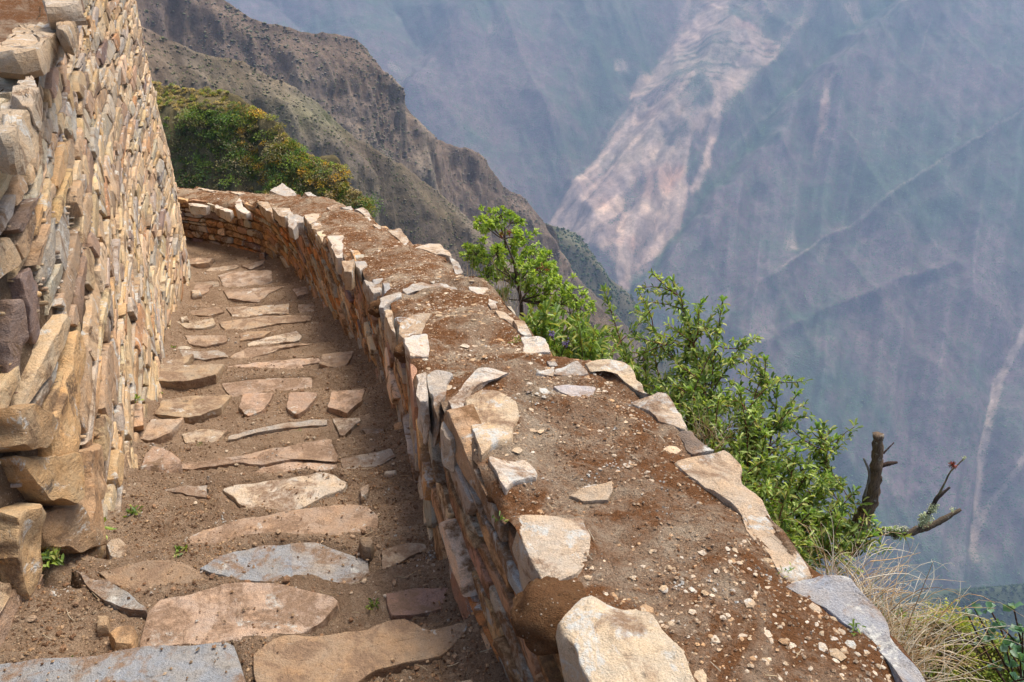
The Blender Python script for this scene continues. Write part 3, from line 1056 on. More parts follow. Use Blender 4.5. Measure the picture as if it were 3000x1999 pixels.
def pmap(s, z, h, bat=.0):
    p = RIN.at(s)
    nx, ny = RIN.right(s)
    fz = fsm(p[:, 0], p[:, 1])
    h = h - .03 * (z - fz) + .03 * fbm(np.stack([s * .8, z * .9, 0 * s], -1), 2, 78)
    return np.stack([p[:, 0] - nx * h, p[:, 1] - ny * h, z], -1)


def omap(s, z, h):
    p = RIN.at(s)
    nx, ny = RIN.right(s)
    W = width(s) + .04 * (topz(s) - z)
    return np.stack([p[:, 0] + nx * (W + h), p[:, 1] + ny * (W + h), z], -1)


def floor_s(s):
    p = RIN.at(s)
    return fsm(p[..., 0], p[..., 1])


for side, mf in (('inner', pmap), ('outer', omap)):
    nz = 56
    ns = 700
    ss = np.linspace(0, RIN.L, ns)
    zb = floor_s(ss) - (.3 if side == 'inner' else .9)
    zt = topz(ss) - .02
    S2 = np.repeat(ss, nz)
    T2 = np.tile(np.linspace(0, 1, nz), ns)
    Z2 = np.repeat(zb, nz) * (1 - T2) + np.repeat(zt, nz) * T2
    H2 = fbm(np.stack([S2 * 8, Z2 * 9, 0 * S2], -1), 4, 51) * .022 - .012 - .03 * sstep(.93, 1, T2)
    mb = MB()
    F = grid_faces(ns, nz)
    mb.add(mf(S2, Z2, H2), F if side == 'outer' else F[:, ::-1], (.2, .12, .06))
    mb.build('mortar', M_MORTAR2, par_root)
SCN = float(RIN.near(-3.80, 11.85)[0])
mb = MB()
rubble(mb, SCN, RIN.L - .3, lambda s: float(floor_s(s)), lambda s: float(topz(s)) - .03, -4.6, -3.4, lambda s, z, h: pmap(s, z, h), PALP,
       hr=(.10, .17), lr=(.22, .48), prot=(.012, .032), slant=.2, gap=.012, wav=.02)
n2 = rubble(mb, .6, SCN, lambda s: float(floor_s(s)), lambda s: float(topz(s)) - .03, -4.7, -1.3, lambda s, z, h: pmap(s, z, h), PALP,
            hr=(.05, .125), lr=(.18, .60), prot=(.006, .035), dip=.14, wav=.045)
mb.build('inner_face', M_PARA, par_root, sharp=38)
mb = MB()
n3 = rubble(mb, .6, RIN.L - .3, lambda s: float(floor_s(s)) - .3, lambda s: float(topz(s)) - .11, -5.0, -1.3, lambda s, z, h: omap(s, z, h), PALP,
            hr=(.08, .15), lr=(.25, .7), prot=(.02, .05))
mb.build('outer_face', M_PARA, par_root)
print('STONES', n1, n2, n3)

for poly, org, scl, lift, drop, tc in cop:
    outer_ = lift <= .061 and drop <= .25
    traced(poly, org, scl, tops_fn, cop_lift(lift, drop), drop * .48, tc, 'coping_stone', M_COPE, par_root,
           tilt=(random.gauss(0, .015 if outer_ else .05), random.gauss(0, .015 if outer_ else .05)), rough=.02, jag=.045)

# rounded moss cushions bulging over the inner edge
for x_, y_, R_ in [(1275, 1385, .105), (1165, 1120, .06), (1120, 1010, .05), (935, 800, .07), (870, 700, .07)]:
    c = hit(x_ * K, y_ * K, tops_fn)
    th = np.linspace(0, PI, 20)
    ph = np.linspace(0, 2 * PI, 34, endpoint=False)
    A_, B_ = np.meshgrid(th, ph, indexing='ij')
    Vv = np.stack([np.sin(A_) * np.cos(B_), np.sin(A_) * np.sin(B_), np.cos(A_)], -1).reshape(-1, 3)
    Vv = Vv * (1 + fbm(Vv * 2.2 + x_, 4, 5) * .28 + fbm(Vv * 14, 2, 6) * .05)[:, None]
    m = MB()
    m.add(c + np.array([0, 0, -.35 * R_]) + Vv * R_ * np.array([1.0, 1.1, .75]), grid_faces(20, 34, True)[:, ::-1], (.2, .1, .05))
    m.build('moss_cushion', M_MOSS, par_root)

twigs_ = []
# pebbles pressed into the earth of the parapet top
ICO = []


def ico():
    p = (1 + 5 ** .5) / 2
    v = np.array([(-1, p, 0), (1, p, 0), (-1, -p, 0), (1, -p, 0), (0, -1, p), (0, 1, p), (0, -1, -p), (0, 1, -p), (p, 0, -1), (p, 0, 1), (-p, 0, -1), (-p, 0, 1)], float)
    v /= np.linalg.norm(v[0])
    f = np.array([(0, 11, 5), (0, 5, 1), (0, 1, 7), (0, 7, 10), (0, 10, 11), (1, 5, 9), (5, 11, 4), (11, 10, 2), (10, 7, 6), (7, 1, 8), (3, 9, 4), (3, 4, 2), (3, 2, 6), (3, 6, 8), (3, 8, 9), (4, 9, 5), (2, 4, 11), (6, 2, 10), (8, 6, 7), (9, 8, 1)])
    return v, f


IV0, IF0 = ico()


OV = np.array([(1, 0, 0), (0, 1, 0), (-1, 0, 0), (0, -1, 0), (0, 0, 1), (0, 0, -1)], float)
OF = np.array([(0, 1, 4), (1, 2, 4), (2, 3, 4), (3, 0, 4), (1, 0, 5), (2, 1, 5), (3, 2, 5), (0, 3, 5)])


def blobs(mb, C, R, T, flat=.5, jit=.25, low=False):
    IV, IF = (OV, OF) if low else (IV0, IF0)
    nvt = len(IV)
    n = len(C)
    if n == 0:
        return
    th = RNG.uniform(0, 2 * PI, n)
    sc = np.stack([R * RNG.uniform(.7, 1.3, n), R * RNG.uniform(.7, 1.3, n), R * flat * RNG.uniform(.7, 1.3, n)], -1)
    V = IV[None] * (1 + RNG.uniform(-jit, jit, (n, nvt, 1)))
    V = V * sc[:, None, :]
    c, s = np.cos(th)[:, None], np.sin(th)[:, None]
    V = np.stack([V[..., 0] * c - V[..., 1] * s, V[..., 0] * s + V[..., 1] * c, V[..., 2]], -1) + C[:, None, :]
    F = (IF[None] + np.arange(n)[:, None, None] * nvt).reshape(-1, 3)
    mb.add(V.reshape(-1, 3), F, np.repeat(T, nvt, 0))


def pebbles_on_top(n, r0, r1):
    s = RNG.uniform(1.0, RIN.L - 1, n)
    w = RNG.uniform(.06, .94, n)
    P = np.stack([s, w, 0 * s], -1)
    keep = vn(P * 3.3, 91) > RNG.uniform(-.9, .5, n)
    s, w = s[keep], w[keep]
    x, y = topxy(s, w)
    r = r0 * (r1 / r0) ** (RNG.uniform(0, 1, len(s)) ** 2.2)
    z0_ = topsurf(s, w)
    z = carve_top(x, y, z0_)
    ok_ = z - z0_ > -.02
    z = z + r * .02
    base = np.array([(.56, .47, .36), (.50, .40, .28), (.60, .54, .45), (.48, .33, .20)])[RNG.integers(0, 4, len(s))]
    return np.stack([x, y, z], -1), r, base * RNG.uniform(.8, 1.15, (len(s), 1))


mb = MB()
n = 15000
s_ = RNG.uniform(1.0, RIN.L - 1, n)
s_ = np.where(RNG.uniform(0, 1, n) < .45, RNG.uniform(1.2, 5.5, n), s_)
w_ = RNG.uniform(.02, .98, n)
keep = fbm(np.stack([s_ * 4, w_ * 3, 0 * s_], -1), 3, 97) > RNG.uniform(-.6, .35, n)
s_, w_ = s_[keep], w_[keep]
x, y = topxy(s_, w_)
r_ = RNG.uniform(.002, .0065, len(s_))
cc_ = np.array([(.46, .34, .23), (.38, .26, .17), (.26, .15, .08), (.54, .42, .30)])[RNG.integers(0, 4, len(s_))]
blobs(mb, np.stack([x, y, carve_top(x, y, topsurf(s_, w_)) + r_ * .3], -1), r_, cc_ * RNG.uniform(.7, 1.2, (len(s_), 1)), flat=.8, low=True)
tag(mb.build('earth_crumbs', M_PEB, par_root, smooth=False), kind='stuff')
mb = MB()
for i in range(260):
    q_ = random.uniform(1.2, 9)
    w0 = random.uniform(.08, .92)
    a_ = random.uniform(0, PI)
    L = random.uniform(.01, .05)
    ss_ = np.array([q_, q_ + L * math.cos(a_)])
    ww_ = np.array([w0, w0 + L * math.sin(a_)])
    xx_, yy_ = topxy(ss_, ww_)
    zz_ = carve_top(xx_, yy_, topsurf(ss_, ww_)) + .008
    P_ = np.stack([xx_, yy_, zz_], -1)
    m_ = np.linspace(0, 1, 4)[:, None]
    twigs_.append((P_[0] * (1 - m_) + P_[1] * m_, random.uniform(.0006, .0015)))
mb = MB()
blobs(mb, *pebbles_on_top(22000, .003, .010), flat=.3)
blobs(mb, *pebbles_on_top(1500, .009, .024), flat=.22)
tag(mb.build('embedded_pebbles', M_PEB, par_root, smooth=False), kind='stuff')

# ------------------------------------------------------------------ step slabs
st_root = thing('stone_staircase', (-.9, 2.0, -2.3), 'worn stone slab steps descending between the tall wall and the parapet', 'staircase')
fz_hit = lambda x, y: stepz(x, y)
PROF_S = [(.95, -1.0), (1.0, -.5), (1.0, .3), (.995, .85), (.98, 1.0), (.88, 1.0), (.7, 1.0), (.45, 1.0), (.2, 1.0)]
for poly, org, lift, tc in slabs:
    traced(poly, org, 2.24, fz_hit, lift * .5, .12, tc, 'step_slab', M_SLAB, st_root, rough=.013, jag=.035, prof=PROF_S, n=64)

# partly buried edge stones completing each step
for iq, qn in list(enumerate(NQ))[3:] + list(enumerate(NQ))[3:]:
    stp = qn - NQ[iq - 1]
    u = random.uniform(.04, .12)
    while u < .95:
        wd = random.uniform(.18, .55)
        q0 = qn - random.uniform(.015, .045)
        dp = min(stp * random.uniform(.45, .85), .34)
        xa, xb = float(xl_of(qn)), float(xr_of(qn))
        a, b = u, u + wd / 1.7
        pts = []
        for uu, dq in ((a, 0), ((a + b) / 2, .01), (b, 0), (b - .01, -dp * .6), ((a + b) / 2 + .02, -dp), (a + .01, -dp * .7)):
            xx = xa + (xb - xa) * uu
            yy_ = q0 + dq + .12 * (xx - xb)
            pts.append((xx + random.gauss(0, .012), yy_ + random.gauss(0, .018)))
        c_ = np.mean(pts, 0)
        tst = np.array(pts + [tuple(c_)])
        hitany = any(inside_v(tst[:, 0], tst[:, 1], W).any() or (seg_dist(tst[:, 0], tst[:, 1], W) < .03).any() for W, _, _ in SLABW)
        if not hitany and b < .95 and a > .05:
            W = np.array(pts)
            SLABW.append((W, -99, 0))
            zz = float(np.max(floorz(W[:3, 0], W[:3, 1] - .03)))
            m = MB()
            stone(m, W, flatmap(zz - .004, 0, 0, c_), .012, .10, pick([((.35, .28, .21), 2), ((.40, .32, .25), 2), ((.33, .29, .25), 1)]), n=36, rough=.012, jag=.08, freq=11, prof=PROF_S, tilt=(0, random.gauss(0, .03)))
            m.build('step_slab', M_SLAB, st_root, sharp=32)
        u = b + random.uniform(.01, .10)

# loose stones lying on the steps
loose = [
    ([(680, 660), (720, 615), (800, 605), (845, 670), (830, 720), (780, 770), (700, 740)], Z3, .09, (.40, .33, .25), 'rounded brown-grey stone by the foot of the tall wall beside green weeds'),
    ([(900, 180), (915, 90), (1000, 0), (1100, 30), (1180, 80), (1175, 110), (1080, 160)], Z3, .11, (.40, .28, .20), 'tilted reddish stone block leaning by the tall wall midway down the steps'),
    ([(620, 1130), (700, 1120), (705, 1200), (630, 1210)], Z3, .045, (.40, .28, .16), 'small square tan stone in the soil left of the big pink slab'),
    ([(700, 1240), (760, 1190), (870, 1190), (880, 1330), (740, 1330)], Z3, .06, (.46, .30, .15), 'ochre stone wedged behind the blue-grey slab at the near left'),
    ([(790, 600), (870, 590), (890, 640), (870, 690), (820, 690), (785, 640)], Z4, .06, (.26, .20, .14), 'dark round stone at the right end of a step slab'),
    ([(790, 290), (850, 260), (845, 330), (800, 360)], Z4, .03, (.36, .27, .19), 'small brown stone right of the whitish slab'),
    ([(955, 180), (1040, 165), (1040, 190), (960, 200)], Z4, .03, (.55, .50, .42), 'small pale lichened stone near the parapet foot'),
    ([(1170, 620), (1230, 620), (1240, 645), (1190, 650)], Z2o, .05, (.60, .54, .44), 'white pebble by the far tall wall beside a flat stone'),
    ([(1250, 445), (1310, 440), (1320, 470), (1260, 480)], Z2o, .06, (.45, .37, .27), 'small tan stone at the foot of the tall wall near the landing'),
    ([(1130, 850), (1160, 815), (1230, 810), (1280, 830), (1240, 850), (1160, 865)], Z2o, .07, (.50, .46, .38), 'pale mossy rock at the foot of the tall wall halfway down'),
    ([(1700, 200), (1740, 195), (1740, 240), (1705, 245)], Z2o, .10, (.34, .19, .10), 'reddish stone resting on the landing against the parapet'),
]
for poly, org, lift, tc, lab in loose:
    o, c = traced(poly, org, 2.24, fz_hit, lift, .03, tc, 'loose_stone', M_WALL, None, rough=.012, jag=.06, n=32,
                  prof=[(.85, -1.0), (1.0, -.2), (1.0, .4), (.93, .8), (.78, 1.0), (.5, 1.06), (.25, 1.04)])
    tag(o, lab, 'stone', 'loose stones on the steps')

# gravel, crumbs and twigs on the steps
n = 9000
yq = .8 + 11.5 * RNG.uniform(0, 1, n) ** 1.3
u = RNG.uniform(.02, .98, n)
x = xl_of(yq) * (1 - u) + xr_of(yq) * u
P = np.stack([x, yq, 0 * x], -1)
keep = vn(P * 2.1, 93) > RNG.uniform(-1, .7, n)
x, yq = x[keep], yq[keep]
r = .003 * (5.5) ** (RNG.uniform(0, 1, len(x)) ** 2.6)
base = np.array([(.40, .30, .21), (.30, .20, .13), (.22, .14, .09), (.52, .45, .36)])[RNG.integers(0, 4, len(x))]
mb = MB()
blobs(mb, np.stack([x, yq, floorz(x, yq) + r * .3], -1), r, base * RNG.uniform(.8, 1.15, (len(x), 1)), flat=.7)
n = 60000
yq = .8 + 9.5 * RNG.uniform(0, 1, n) ** 1.5
u = RNG.uniform(.02, .98, n)
x = xl_of(yq) * (1 - u) + xr_of(yq) * u
keep = fbm(np.stack([x * 3, yq * 3, 0 * x], -1), 3, 98) + .25 * (np.abs(u - .5) > .36) > RNG.uniform(-.5, .5, n)
x, yq = x[keep], yq[keep]
r = RNG.uniform(.0022, .008, len(x))
base = np.array([(.34, .24, .15), (.25, .16, .10), (.15, .09, .055), (.42, .32, .22)])[RNG.integers(0, 4, len(x))]
zc_ = floorz(x, yq)
kp = np.ones(len(x), bool)
for W, z0, l in SLABW:
    ins = inside_v(x, yq, W)
    if z0 < -50:
        continue
    zc_ = np.where(ins, z0 + l * .5 + .003, zc_)
    kp &= ~(ins & (RNG.uniform(0, 1, len(x)) > .09))
x, yq, zc_, r, base = x[kp], yq[kp], zc_[kp], r[kp], base[kp]
blobs(mb, np.stack([x, yq, zc_ + r * .3], -1), r, base * RNG.uniform(.7, 1.2, (len(x), 1)), flat=.8, low=True)
tag(mb.build('gravel', M_PEB, None, smooth=False), 'scattered brown and pale gravel crumbs on the earth steps', 'gravel', None, 'stuff')


# ------------------------------------------------------------------ plants
def tube(mb, P, R, tint, n=6):
    P = np.asarray(P, float)
    m = len(P)
    R = np.broadcast_to(np.asarray(R, float), (m,))
    T = np.gradient(P, axis=0)
    T /= np.linalg.norm(T, axis=1)[:, None] + 1e-12
    ref = np.array([0, 0, 1.0]) if abs(T[0, 2]) < .9 else np.array([1.0, 0, 0])
    A = np.cross(T, ref)
    A /= np.linalg.norm(A, axis=1)[:, None] + 1e-12
    B = np.cross(T, A)
    th = np.linspace(0, 2 * PI, n, endpoint=False)
    V = P[:, None] + R[:, None, None] * (np.cos(th)[None, :, None] * A[:, None] + np.sin(th)[None, :, None] * B[:, None])
    mb.add(V.reshape(-1, 3), grid_faces(m, n, True), tint)


def unit(v):
    return v / (np.linalg.norm(v, axis=-1, keepdims=True) + 1e-12)


def leaves(mb, P, Dv, L, Wd, tint, fold=.25, shape=.5):
    """P base points, Dv directions, arrays"""
    n = len(P)
    if n == 0:
        return
    Dv = unit(Dv)
    up = unit(np.array([0, 0, 1.0]) + RNG.normal(0, .45, (n, 3)))
    S = unit(np.cross(Dv, up))
    N = np.cross(S, Dv)
    L = np.broadcast_to(L, (n,))[:, None]
    Wd = np.broadcast_to(Wd, (n,))[:, None]
    m1 = P + Dv * L * shape * .55
    m2 = P + Dv * L * (shape + .28)
    lift = N * Wd * fold
    tip = P + Dv * L - N * L * .12
    V = np.stack([P, m1 - S * Wd * .42 + lift, m2 - S * Wd * .45 + lift, tip, m2 + S * Wd * .45 + lift, m1 + S * Wd * .42 + lift, (m1 + m2) / 2], 1).reshape(-1, 3)
    f = np.array([(0, 6, 1), (1, 6, 2), (2, 6, 3), (3, 6, 4), (4, 6, 5), (5, 6, 0)])
    F = (f[None] + np.arange(n)[:, None, None] * 7).reshape(-1, 3)
    mb.add(V, F, np.repeat(tint, 7, 0))


def greens(n, pal, v=.2):
    c = np.array(pal)[RNG.integers(0, len(pal), n)]
    return np.clip(c * RNG.uniform(1 - v, 1 + v, (n, 1)), 0, 1)


def whorls(mb, P0, P1, step, k, L, W, pal, spread=.9, start=.3):
    """leaves in tufts along a stem P0->P1"""
    d = P1 - P0
    ln = np.linalg.norm(d)
    m = max(2, int(ln * (1 - start) / step))
    t = np.linspace(start, 1, m)
    C = P0 + d * t[:, None]
    PP = np.repeat(C, k, 0)
    dirs = unit(d)[None] * RNG.uniform(.3, 1.2, (m * k, 1)) + RNG.normal(0, spread, (m * k, 3))
    n = len(PP)
    leaves(mb, PP + RNG.normal(0, .004, PP.shape), dirs, L * RNG.uniform(.6, 1.15, n), W * RNG.uniform(.7, 1.2, n), greens(n, pal))


def bend(P0, P1, n=8, w=.05, sag=0):
    t = np.linspace(0, 1, n)[:, None]
    P = P0 + (P1 - P0) * t
    L = np.linalg.norm(P1 - P0)
    o = RNG.normal(0, 1, 3) * w * L
    return P + np.sin(t * PI) * o - np.array([0, 0, sag * L]) * (t ** 2) * (1 - 0 * t)


G1 = [(.20, .29, .05), (.28, .38, .07), (.13, .20, .04), (.37, .46, .12), (.42, .42, .13), (.09, .15, .035)]
G2 = [(.32, .43, .06), (.40, .50, .08), (.20, .32, .045)]
G3 = [(.19, .29, .06), (.26, .36, .08), (.13, .21, .05), (.30, .30, .06)]

# big shrub beyond the parapet
root = D(1700, 1150, 3.15)
root[2] -= .25
sh = thing('leafy_shrub', root, 'large bushy green shrub with small leaves and red stems behind the near parapet', 'shrub')
mbs, mbl = MB(), MB()
tips = [(1390, 672, 3.7), (1415, 770, 3.8), (1470, 715, 3.75), (1545, 648, 3.6), (1500, 800, 3.7), (1575, 745, 3.6), (1612, 700, 3.6), (1660, 695, 3.5), (1705, 790, 3.5), (1640, 800, 3.3),
        (1760, 828, 3.4), (1785, 880, 3.4), (1440, 880, 3.5), (1520, 900, 3.3), (1590, 900, 3.2), (1700, 900, 3.2), (1830, 910, 3.3), (1800, 980, 3.2), (1760, 1000, 3.0), (1650, 980, 3.0),
        (1880, 985, 3.3), (1918, 1010, 3.3), (1860, 1080, 3.1), (1700, 1080, 2.85), (1760, 1120, 2.8), (1900, 1100, 3.1), (1965, 1130, 3.1), (2000, 1195, 3.1), (1930, 1190, 2.95), (1860, 1180, 2.85), (1800, 1200, 2.75), (1850, 1250, 2.7), (1930, 1260, 2.8), (2005, 1230, 3.0), (1620, 880, 3.4), (1560, 980, 3.1), (1480, 820, 3.6), (1740, 940, 3.3), (1830, 1040, 3.1), (1780, 1080, 3.0)]
for (x_, y_, Y_) in tips:
    tp = D(x_, y_, Y_)
    base = root + RNG.normal(0, 1, 3) * np.array([.14, .12, .05])
    f = .35
    base2 = base * (1 - f) + np.array([tp[0], tp[1], base[2]]) * f
    C = bend(base2, tp, 12, .09)
    tube(mbs, C, np.linspace(.006, .002, 12), (.22, .07, .045), 5)
    whorls(mbl, C[5], C[8], .026, 4, .050, .013, G1, .9, 0)
    whorls(mbl, C[8], C[11], .022, 5, .046, .0125, G1, .8, 0)
    leaves(mbl, np.repeat(C[-1:], 7, 0), unit(C[-1] - C[-3])[None] + RNG.normal(0, .35, (7, 3)), .038, .010, greens(7, [(.26, .42, .09)]))
    for j in range(17):
        k = random.randint(2, 10)
        L = random.uniform(.06, .24)
        d = unit(unit(tp - base2) * .5 + RNG.normal(0, .7, 3))
        e = C[k] + d * L
        Cc = bend(C[k], e, 5, .06)
        tube(mbs, Cc, np.linspace(.003, .0015, 5), (.24, .08, .05), 4)
        whorls(mbl, Cc[0], Cc[-1], .022, 5, .042, .012, G1, .85, .2)
mbs.build('stem', M_WOOD, sh)
mbl.build('foliage', M_LEAF, sh)

# tree-like shrub with clumped bright leaves
root = D(1198, 760, 5.6)
root[2] -= .5
sh = thing('branching_shrub', root, 'slender branching shrub with bright yellow-green leaf clumps rising highest behind the parapet', 'shrub')
mbs, mbl = MB(), MB()
trunk = np.array([root, D(1199, 730, 5.6), D(1197, 690, 5.6), D(1190, 650, 5.6), D(1180, 600, 5.6), D(1160, 550, 5.6), D(1150, 520, 5.6)])
tube(mbs, trunk, [.020, .017, .014, .010, .007, .005, .004], (.14, .10, .07), 7)
cl = [(1128, 505, .06), (1150, 495, .05), (1172, 515, .06), (1110, 515, .04), (1105, 580, .07), (1125, 600, .08), (1095, 585, .06), (1145, 620, .05), (1205, 552, .06), (1180, 600, .08), (1215, 575, .07),
      (1225, 600, .07), (1190, 630, .08), (1160, 645, .06), (1245, 625, .07), (1262, 600, .05), (1210, 655, .07), (1270, 645, .08), (1300, 672, .09), (1325, 690, .08), (1290, 700, .07), (1240, 665, .06), (1152, 682, .04), (1335, 715, .06), (1225, 690, .06), (1175, 570, .04), (1088, 598, .05), (1120, 640, .05), (1285, 655, .06), (1310, 720, .07), (1270, 690, .07), (1215, 620, .06), (1140, 585, .05)]
for x_, y_, r_ in cl:
    c = D(x_, y_, 5.6 + random.uniform(-.25, .25))
    k = 2 if y_ > 640 else (3 if y_ > 570 else 5)
    C = bend(trunk[k] + 0, c, 8, .08)
    tube(mbs, C, np.linspace(.006, .0025, 8), (.14, .10, .07), 5)
    for j in range(13):
        d = unit(RNG.normal(0, 1, 3) + np.array([0, 0, .3]))
        e = c + d * r_ * RNG.uniform(.6, 1.6)
        tube(mbs, np.array([c, e]), .002, (.10, .07, .04), 4)
        dirs = d[None] + RNG.normal(0, .7, (14, 3))
        leaves(mbl, np.repeat(e[None], 14, 0) + RNG.normal(0, .006, (14, 3)), dirs, .042 * RNG.uniform(.7, 1.1, 14), .014, greens(14, G2))
rb = MB()
for x_, y_ in [(1245, 612), (1258, 622), (1236, 620), (1150, 540), (1172, 535)]:
    c = D(x_, y_, 5.5)
    rb = MB()
    leaves(rb, np.repeat(c[None], 12, 0), RNG.normal(0, 1, (12, 3)), .03, .01, greens(12, [(.28, .05, .04), (.3, .12, .05)]))
    rb.build('red_leaves', M_LEAF, sh)
mbs.build('trunk', M_WOOD, sh)
mbl.build('foliage', M_LEAF, sh)

# broad-leaved shrub in front of it
root = D(1290, 860, 4.5)
root[2] -= .3
sh = thing('flowering_shrub', root, 'low shrub with long yellow-green leaves and purple flower spikes between the two green shrubs', 'shrub')
mbs, mbl, mbf = MB(), MB(), MB()
for i in range(64):
    x_ = random.uniform(1200, 1395)
    top = np.interp(x_, [1200, 1230, 1290, 1350, 1400], [720, 688, 718, 740, 790])
    y_ = random.uniform(top, 825)
    tp = D(x_, y_, random.uniform(4.3, 4.9))
    b = root + RNG.normal(0, .12, 3) * np.array([1, 1, .3])
    b[0] = b[0] * .4 + tp[0] * .6
    C = bend(b, tp, 8, .05)
    tube(mbs, C, np.linspace(.005, .002, 8), (.20, .16, .07), 4)
    whorls(mbl, C[3], C[7], .035, 5, .085, .020, G3, .75, 0)
for x_, y_ in [(1268, 768), (1300, 790), (1252, 808)]:
    c = D(x_, y_, 4.25)
    mbf = MB()
    blobs(mbf, c + RNG.normal(0, .011, (26, 3)), np.full(26, .005), np.tile((.22, .17, .38), (26, 1)), flat=1, jit=.2)
    tube(mbf, np.array([c - [0, 0, .03], c + [0, 0, .02]]), .004, (.2, .17, .2), 5)
    mbf.build('flower_spike', M_LEAF, sh)
mbs.build('stem', M_WOOD, sh)
mbl.build('foliage', M_LEAF, sh)

# round-leaved plant at the right edge
root = D(2420, 1640, 2.0)
root[2] -= .1
sh = thing('round_leaved_shrub', root, 'dark green shrub with thick rounded leaves at the bottom right corner', 'shrub')
mbs, mbl = MB(), MB()
for (x_, y_, Y_) in [(2275, 1400, 2.3), (2300, 1440, 2.2), (2330, 1400, 2.2), (2350, 1450, 2.1), (2310, 1480, 2.1), (2240, 1400, 2.3), (2380, 1400, 2.1), (2390, 1470, 2.0), (2345, 1520, 2.0), (2370, 1560, 1.9), (2225, 1415, 2.3)]:
    tp = D(x_, y_, Y_)
    C = bend(root, tp, 10, .08)
    tube(mbs, C, np.linspace(.006, .003, 10), (.09, .05, .035), 5)
    PP = C[5:]
    for p in PP[::2]:
        k = 4
        leaves(mbl, np.repeat(p[None], k, 0), RNG.normal(0, 1, (k, 3)) + np.array([0, 0, .3]), .036 * RNG.uniform(.7, 1.1, k), .028, greens(k, [(.09, .19, .10), (.13, .26, .14), (.22, .34, .22)]), shape=.62)
mbs.build('stem', M_WOOD, sh)
mbl.build('foliage', M_LEAF, sh)


# dry grass tufts
def blades(mb, base, tips_, w, pal, arch=.15, n=7):
    for b, t_ in zip(base, tips_):
        C = bend(b, t_, n, .10, 0)
        L = np.linalg.norm(t_ - b)
        tt = np.linspace(0, 1, n)[:, None]
        C = C + np.array([0, 0, arch * L]) * np.sin(tt * PI)
        tube(mb, C, np.linspace(w, w * .3, n), greens(1, pal)[0], 3)


DRYP = [(.64, .50, .33), (.74, .65, .50), (.44, .30, .17), (.72, .65, .54), (.50, .33, .17)]
tg = thing('dry_grass_tuft', D(2010, 1500, 2.05), 'thick tuft of straw-coloured dry grass beside the blue-grey coping slab', 'grass tuft', 'dry grass tufts')
mb = MB()
for i in range(560):
    f = random.random()
    b = D(1880 + 190 * f, 1330 + 230 * f, 2.35 - .45 * f) + RNG.normal(0, .05, 3) + np.array([.10, .05, -.14])
    L = random.uniform(.10, .38)
    a_ = random.uniform(-1.6, 2.6)
    d = unit(np.array([math.cos(a_) * .9, math.sin(a_) * .6 + .1, random.uniform(-.1, .9)]))
    blades(mb, [b], [b + d * L], random.uniform(.0007, .0024), DRYP, random.uniform(.05, .35))
for (x0, y0, x1, y1) in [(2060, 1560, 2350, 1440), (2090, 1500, 2200, 1430), (1990, 1330, 2140, 1360), (2000, 1290, 2115, 1270), (2080, 1480, 2230, 1400), (2100, 1540, 2290, 1480), (1910, 1320, 1905, 1170), (1900, 1320, 1885, 1200), (2080, 1450, 2145, 1290), (2060, 1440, 2090, 1280), (2150, 1568, 2145, 1420)]:
    blades(mb, [D(x0, y0, 2.1)], [D(x1, y1, 2.15)], .0022, DRYP, .05)
mb.build('dry_blades', M_DRY, tg)
mb = MB()
for i in range(24):
    f = random.random()
    b = D(1890 + 180 * f, 1340 + 220 * f, 2.35 - .4 * f) + RNG.normal(0, .04, 3) + np.array([.10, .05, -.12])
    d = unit(np.array([random.uniform(-.2, .8), random.uniform(-.2, .5), random.uniform(.3, 1)]))
    blades(mb, [b], [b + d * random.uniform(.12, .25)], .0018, [(.14, .24, .05), (.35, .25, .07)], .1)
mb.build('green_blades', M_LEAF, tg)

tg = thing('dry_grass_tuft', D(1090, 720, 5.2), 'tall thin dry grass behind the parapet left of the slender shrub', 'grass tuft', 'dry grass tufts')
mb = MB()
for i in range(90):
    b = D(1065 + 120 * random.random() ** 1.2, 690 + random.uniform(0, 70), 5.2 + random.uniform(-.2, .3))
    t_ = b + np.array([random.gauss(-.02, .06), random.gauss(0, .05), random.uniform(.15, .42)])
    blades(mb, [b], [t_], .0015, DRYP, .02, 5)
mb.build('blades', M_DRY, tg)
tg = thing('dry_grass_tuft', D(1600, 1000, 2.9), 'sparse pale grass at the outer parapet edge under the large shrub', 'grass tuft', 'dry grass tufts')
mb = MB()
for i in range(45):
    b = D(1600 + random.uniform(-25, 40), 1010 + random.uniform(-20, 30), 2.75) + np.array([.05, .05, -.05])
    t_ = b + np.array([random.gauss(0, .06), random.gauss(0, .05), random.uniform(.08, .2)])
    blades(mb, [b], [t_], .0011, DRYP, .02, 5)
mb.build('blades', M_DRY, tg)

# ------------------------------------------------------------------ dead stump with branches
ZS = lambda x, y, Y: at(2400 + x / 3.733, 1200 + y / 3.733, Y)
SY = 3.1
root = ZS(390, 1460, SY - .05)
root[2] -= .15
dt = thing('dead_tree', root, 'dead broken tree stump with bare lichen-covered branches beyond the parapet', 'dead tree')


def limb(pts, rr, tint, name, parent, sd=0, n=10, amp=.12):
    P = catmull([ZS(*p) for p in pts], 8)
    R = np.interp(np.linspace(0, 1, len(P)), np.linspace(0, 1, len(rr)), rr)
    m = MB()
    tube(m, P, R, tint, n)
    e = len(m.v[0])
    V = m.v[0]
    nn = fbm(V * 60 + sd, 3, 5)
    cen = np.repeat(P, n, 0)
    V += (V - cen) * (nn * amp * 3)[:, None]
    k = np.arange(n - 2)
    for o0, rev in ((0, 0), ((len(P) - 1) * n, 1)):
        F = np.stack([np.full(n - 2, o0), o0 + k + 1, o0 + k + 2], -1)
        m.more(F[:, ::-1] if not rev else F)
    return m.build(name, M_WOOD, parent)


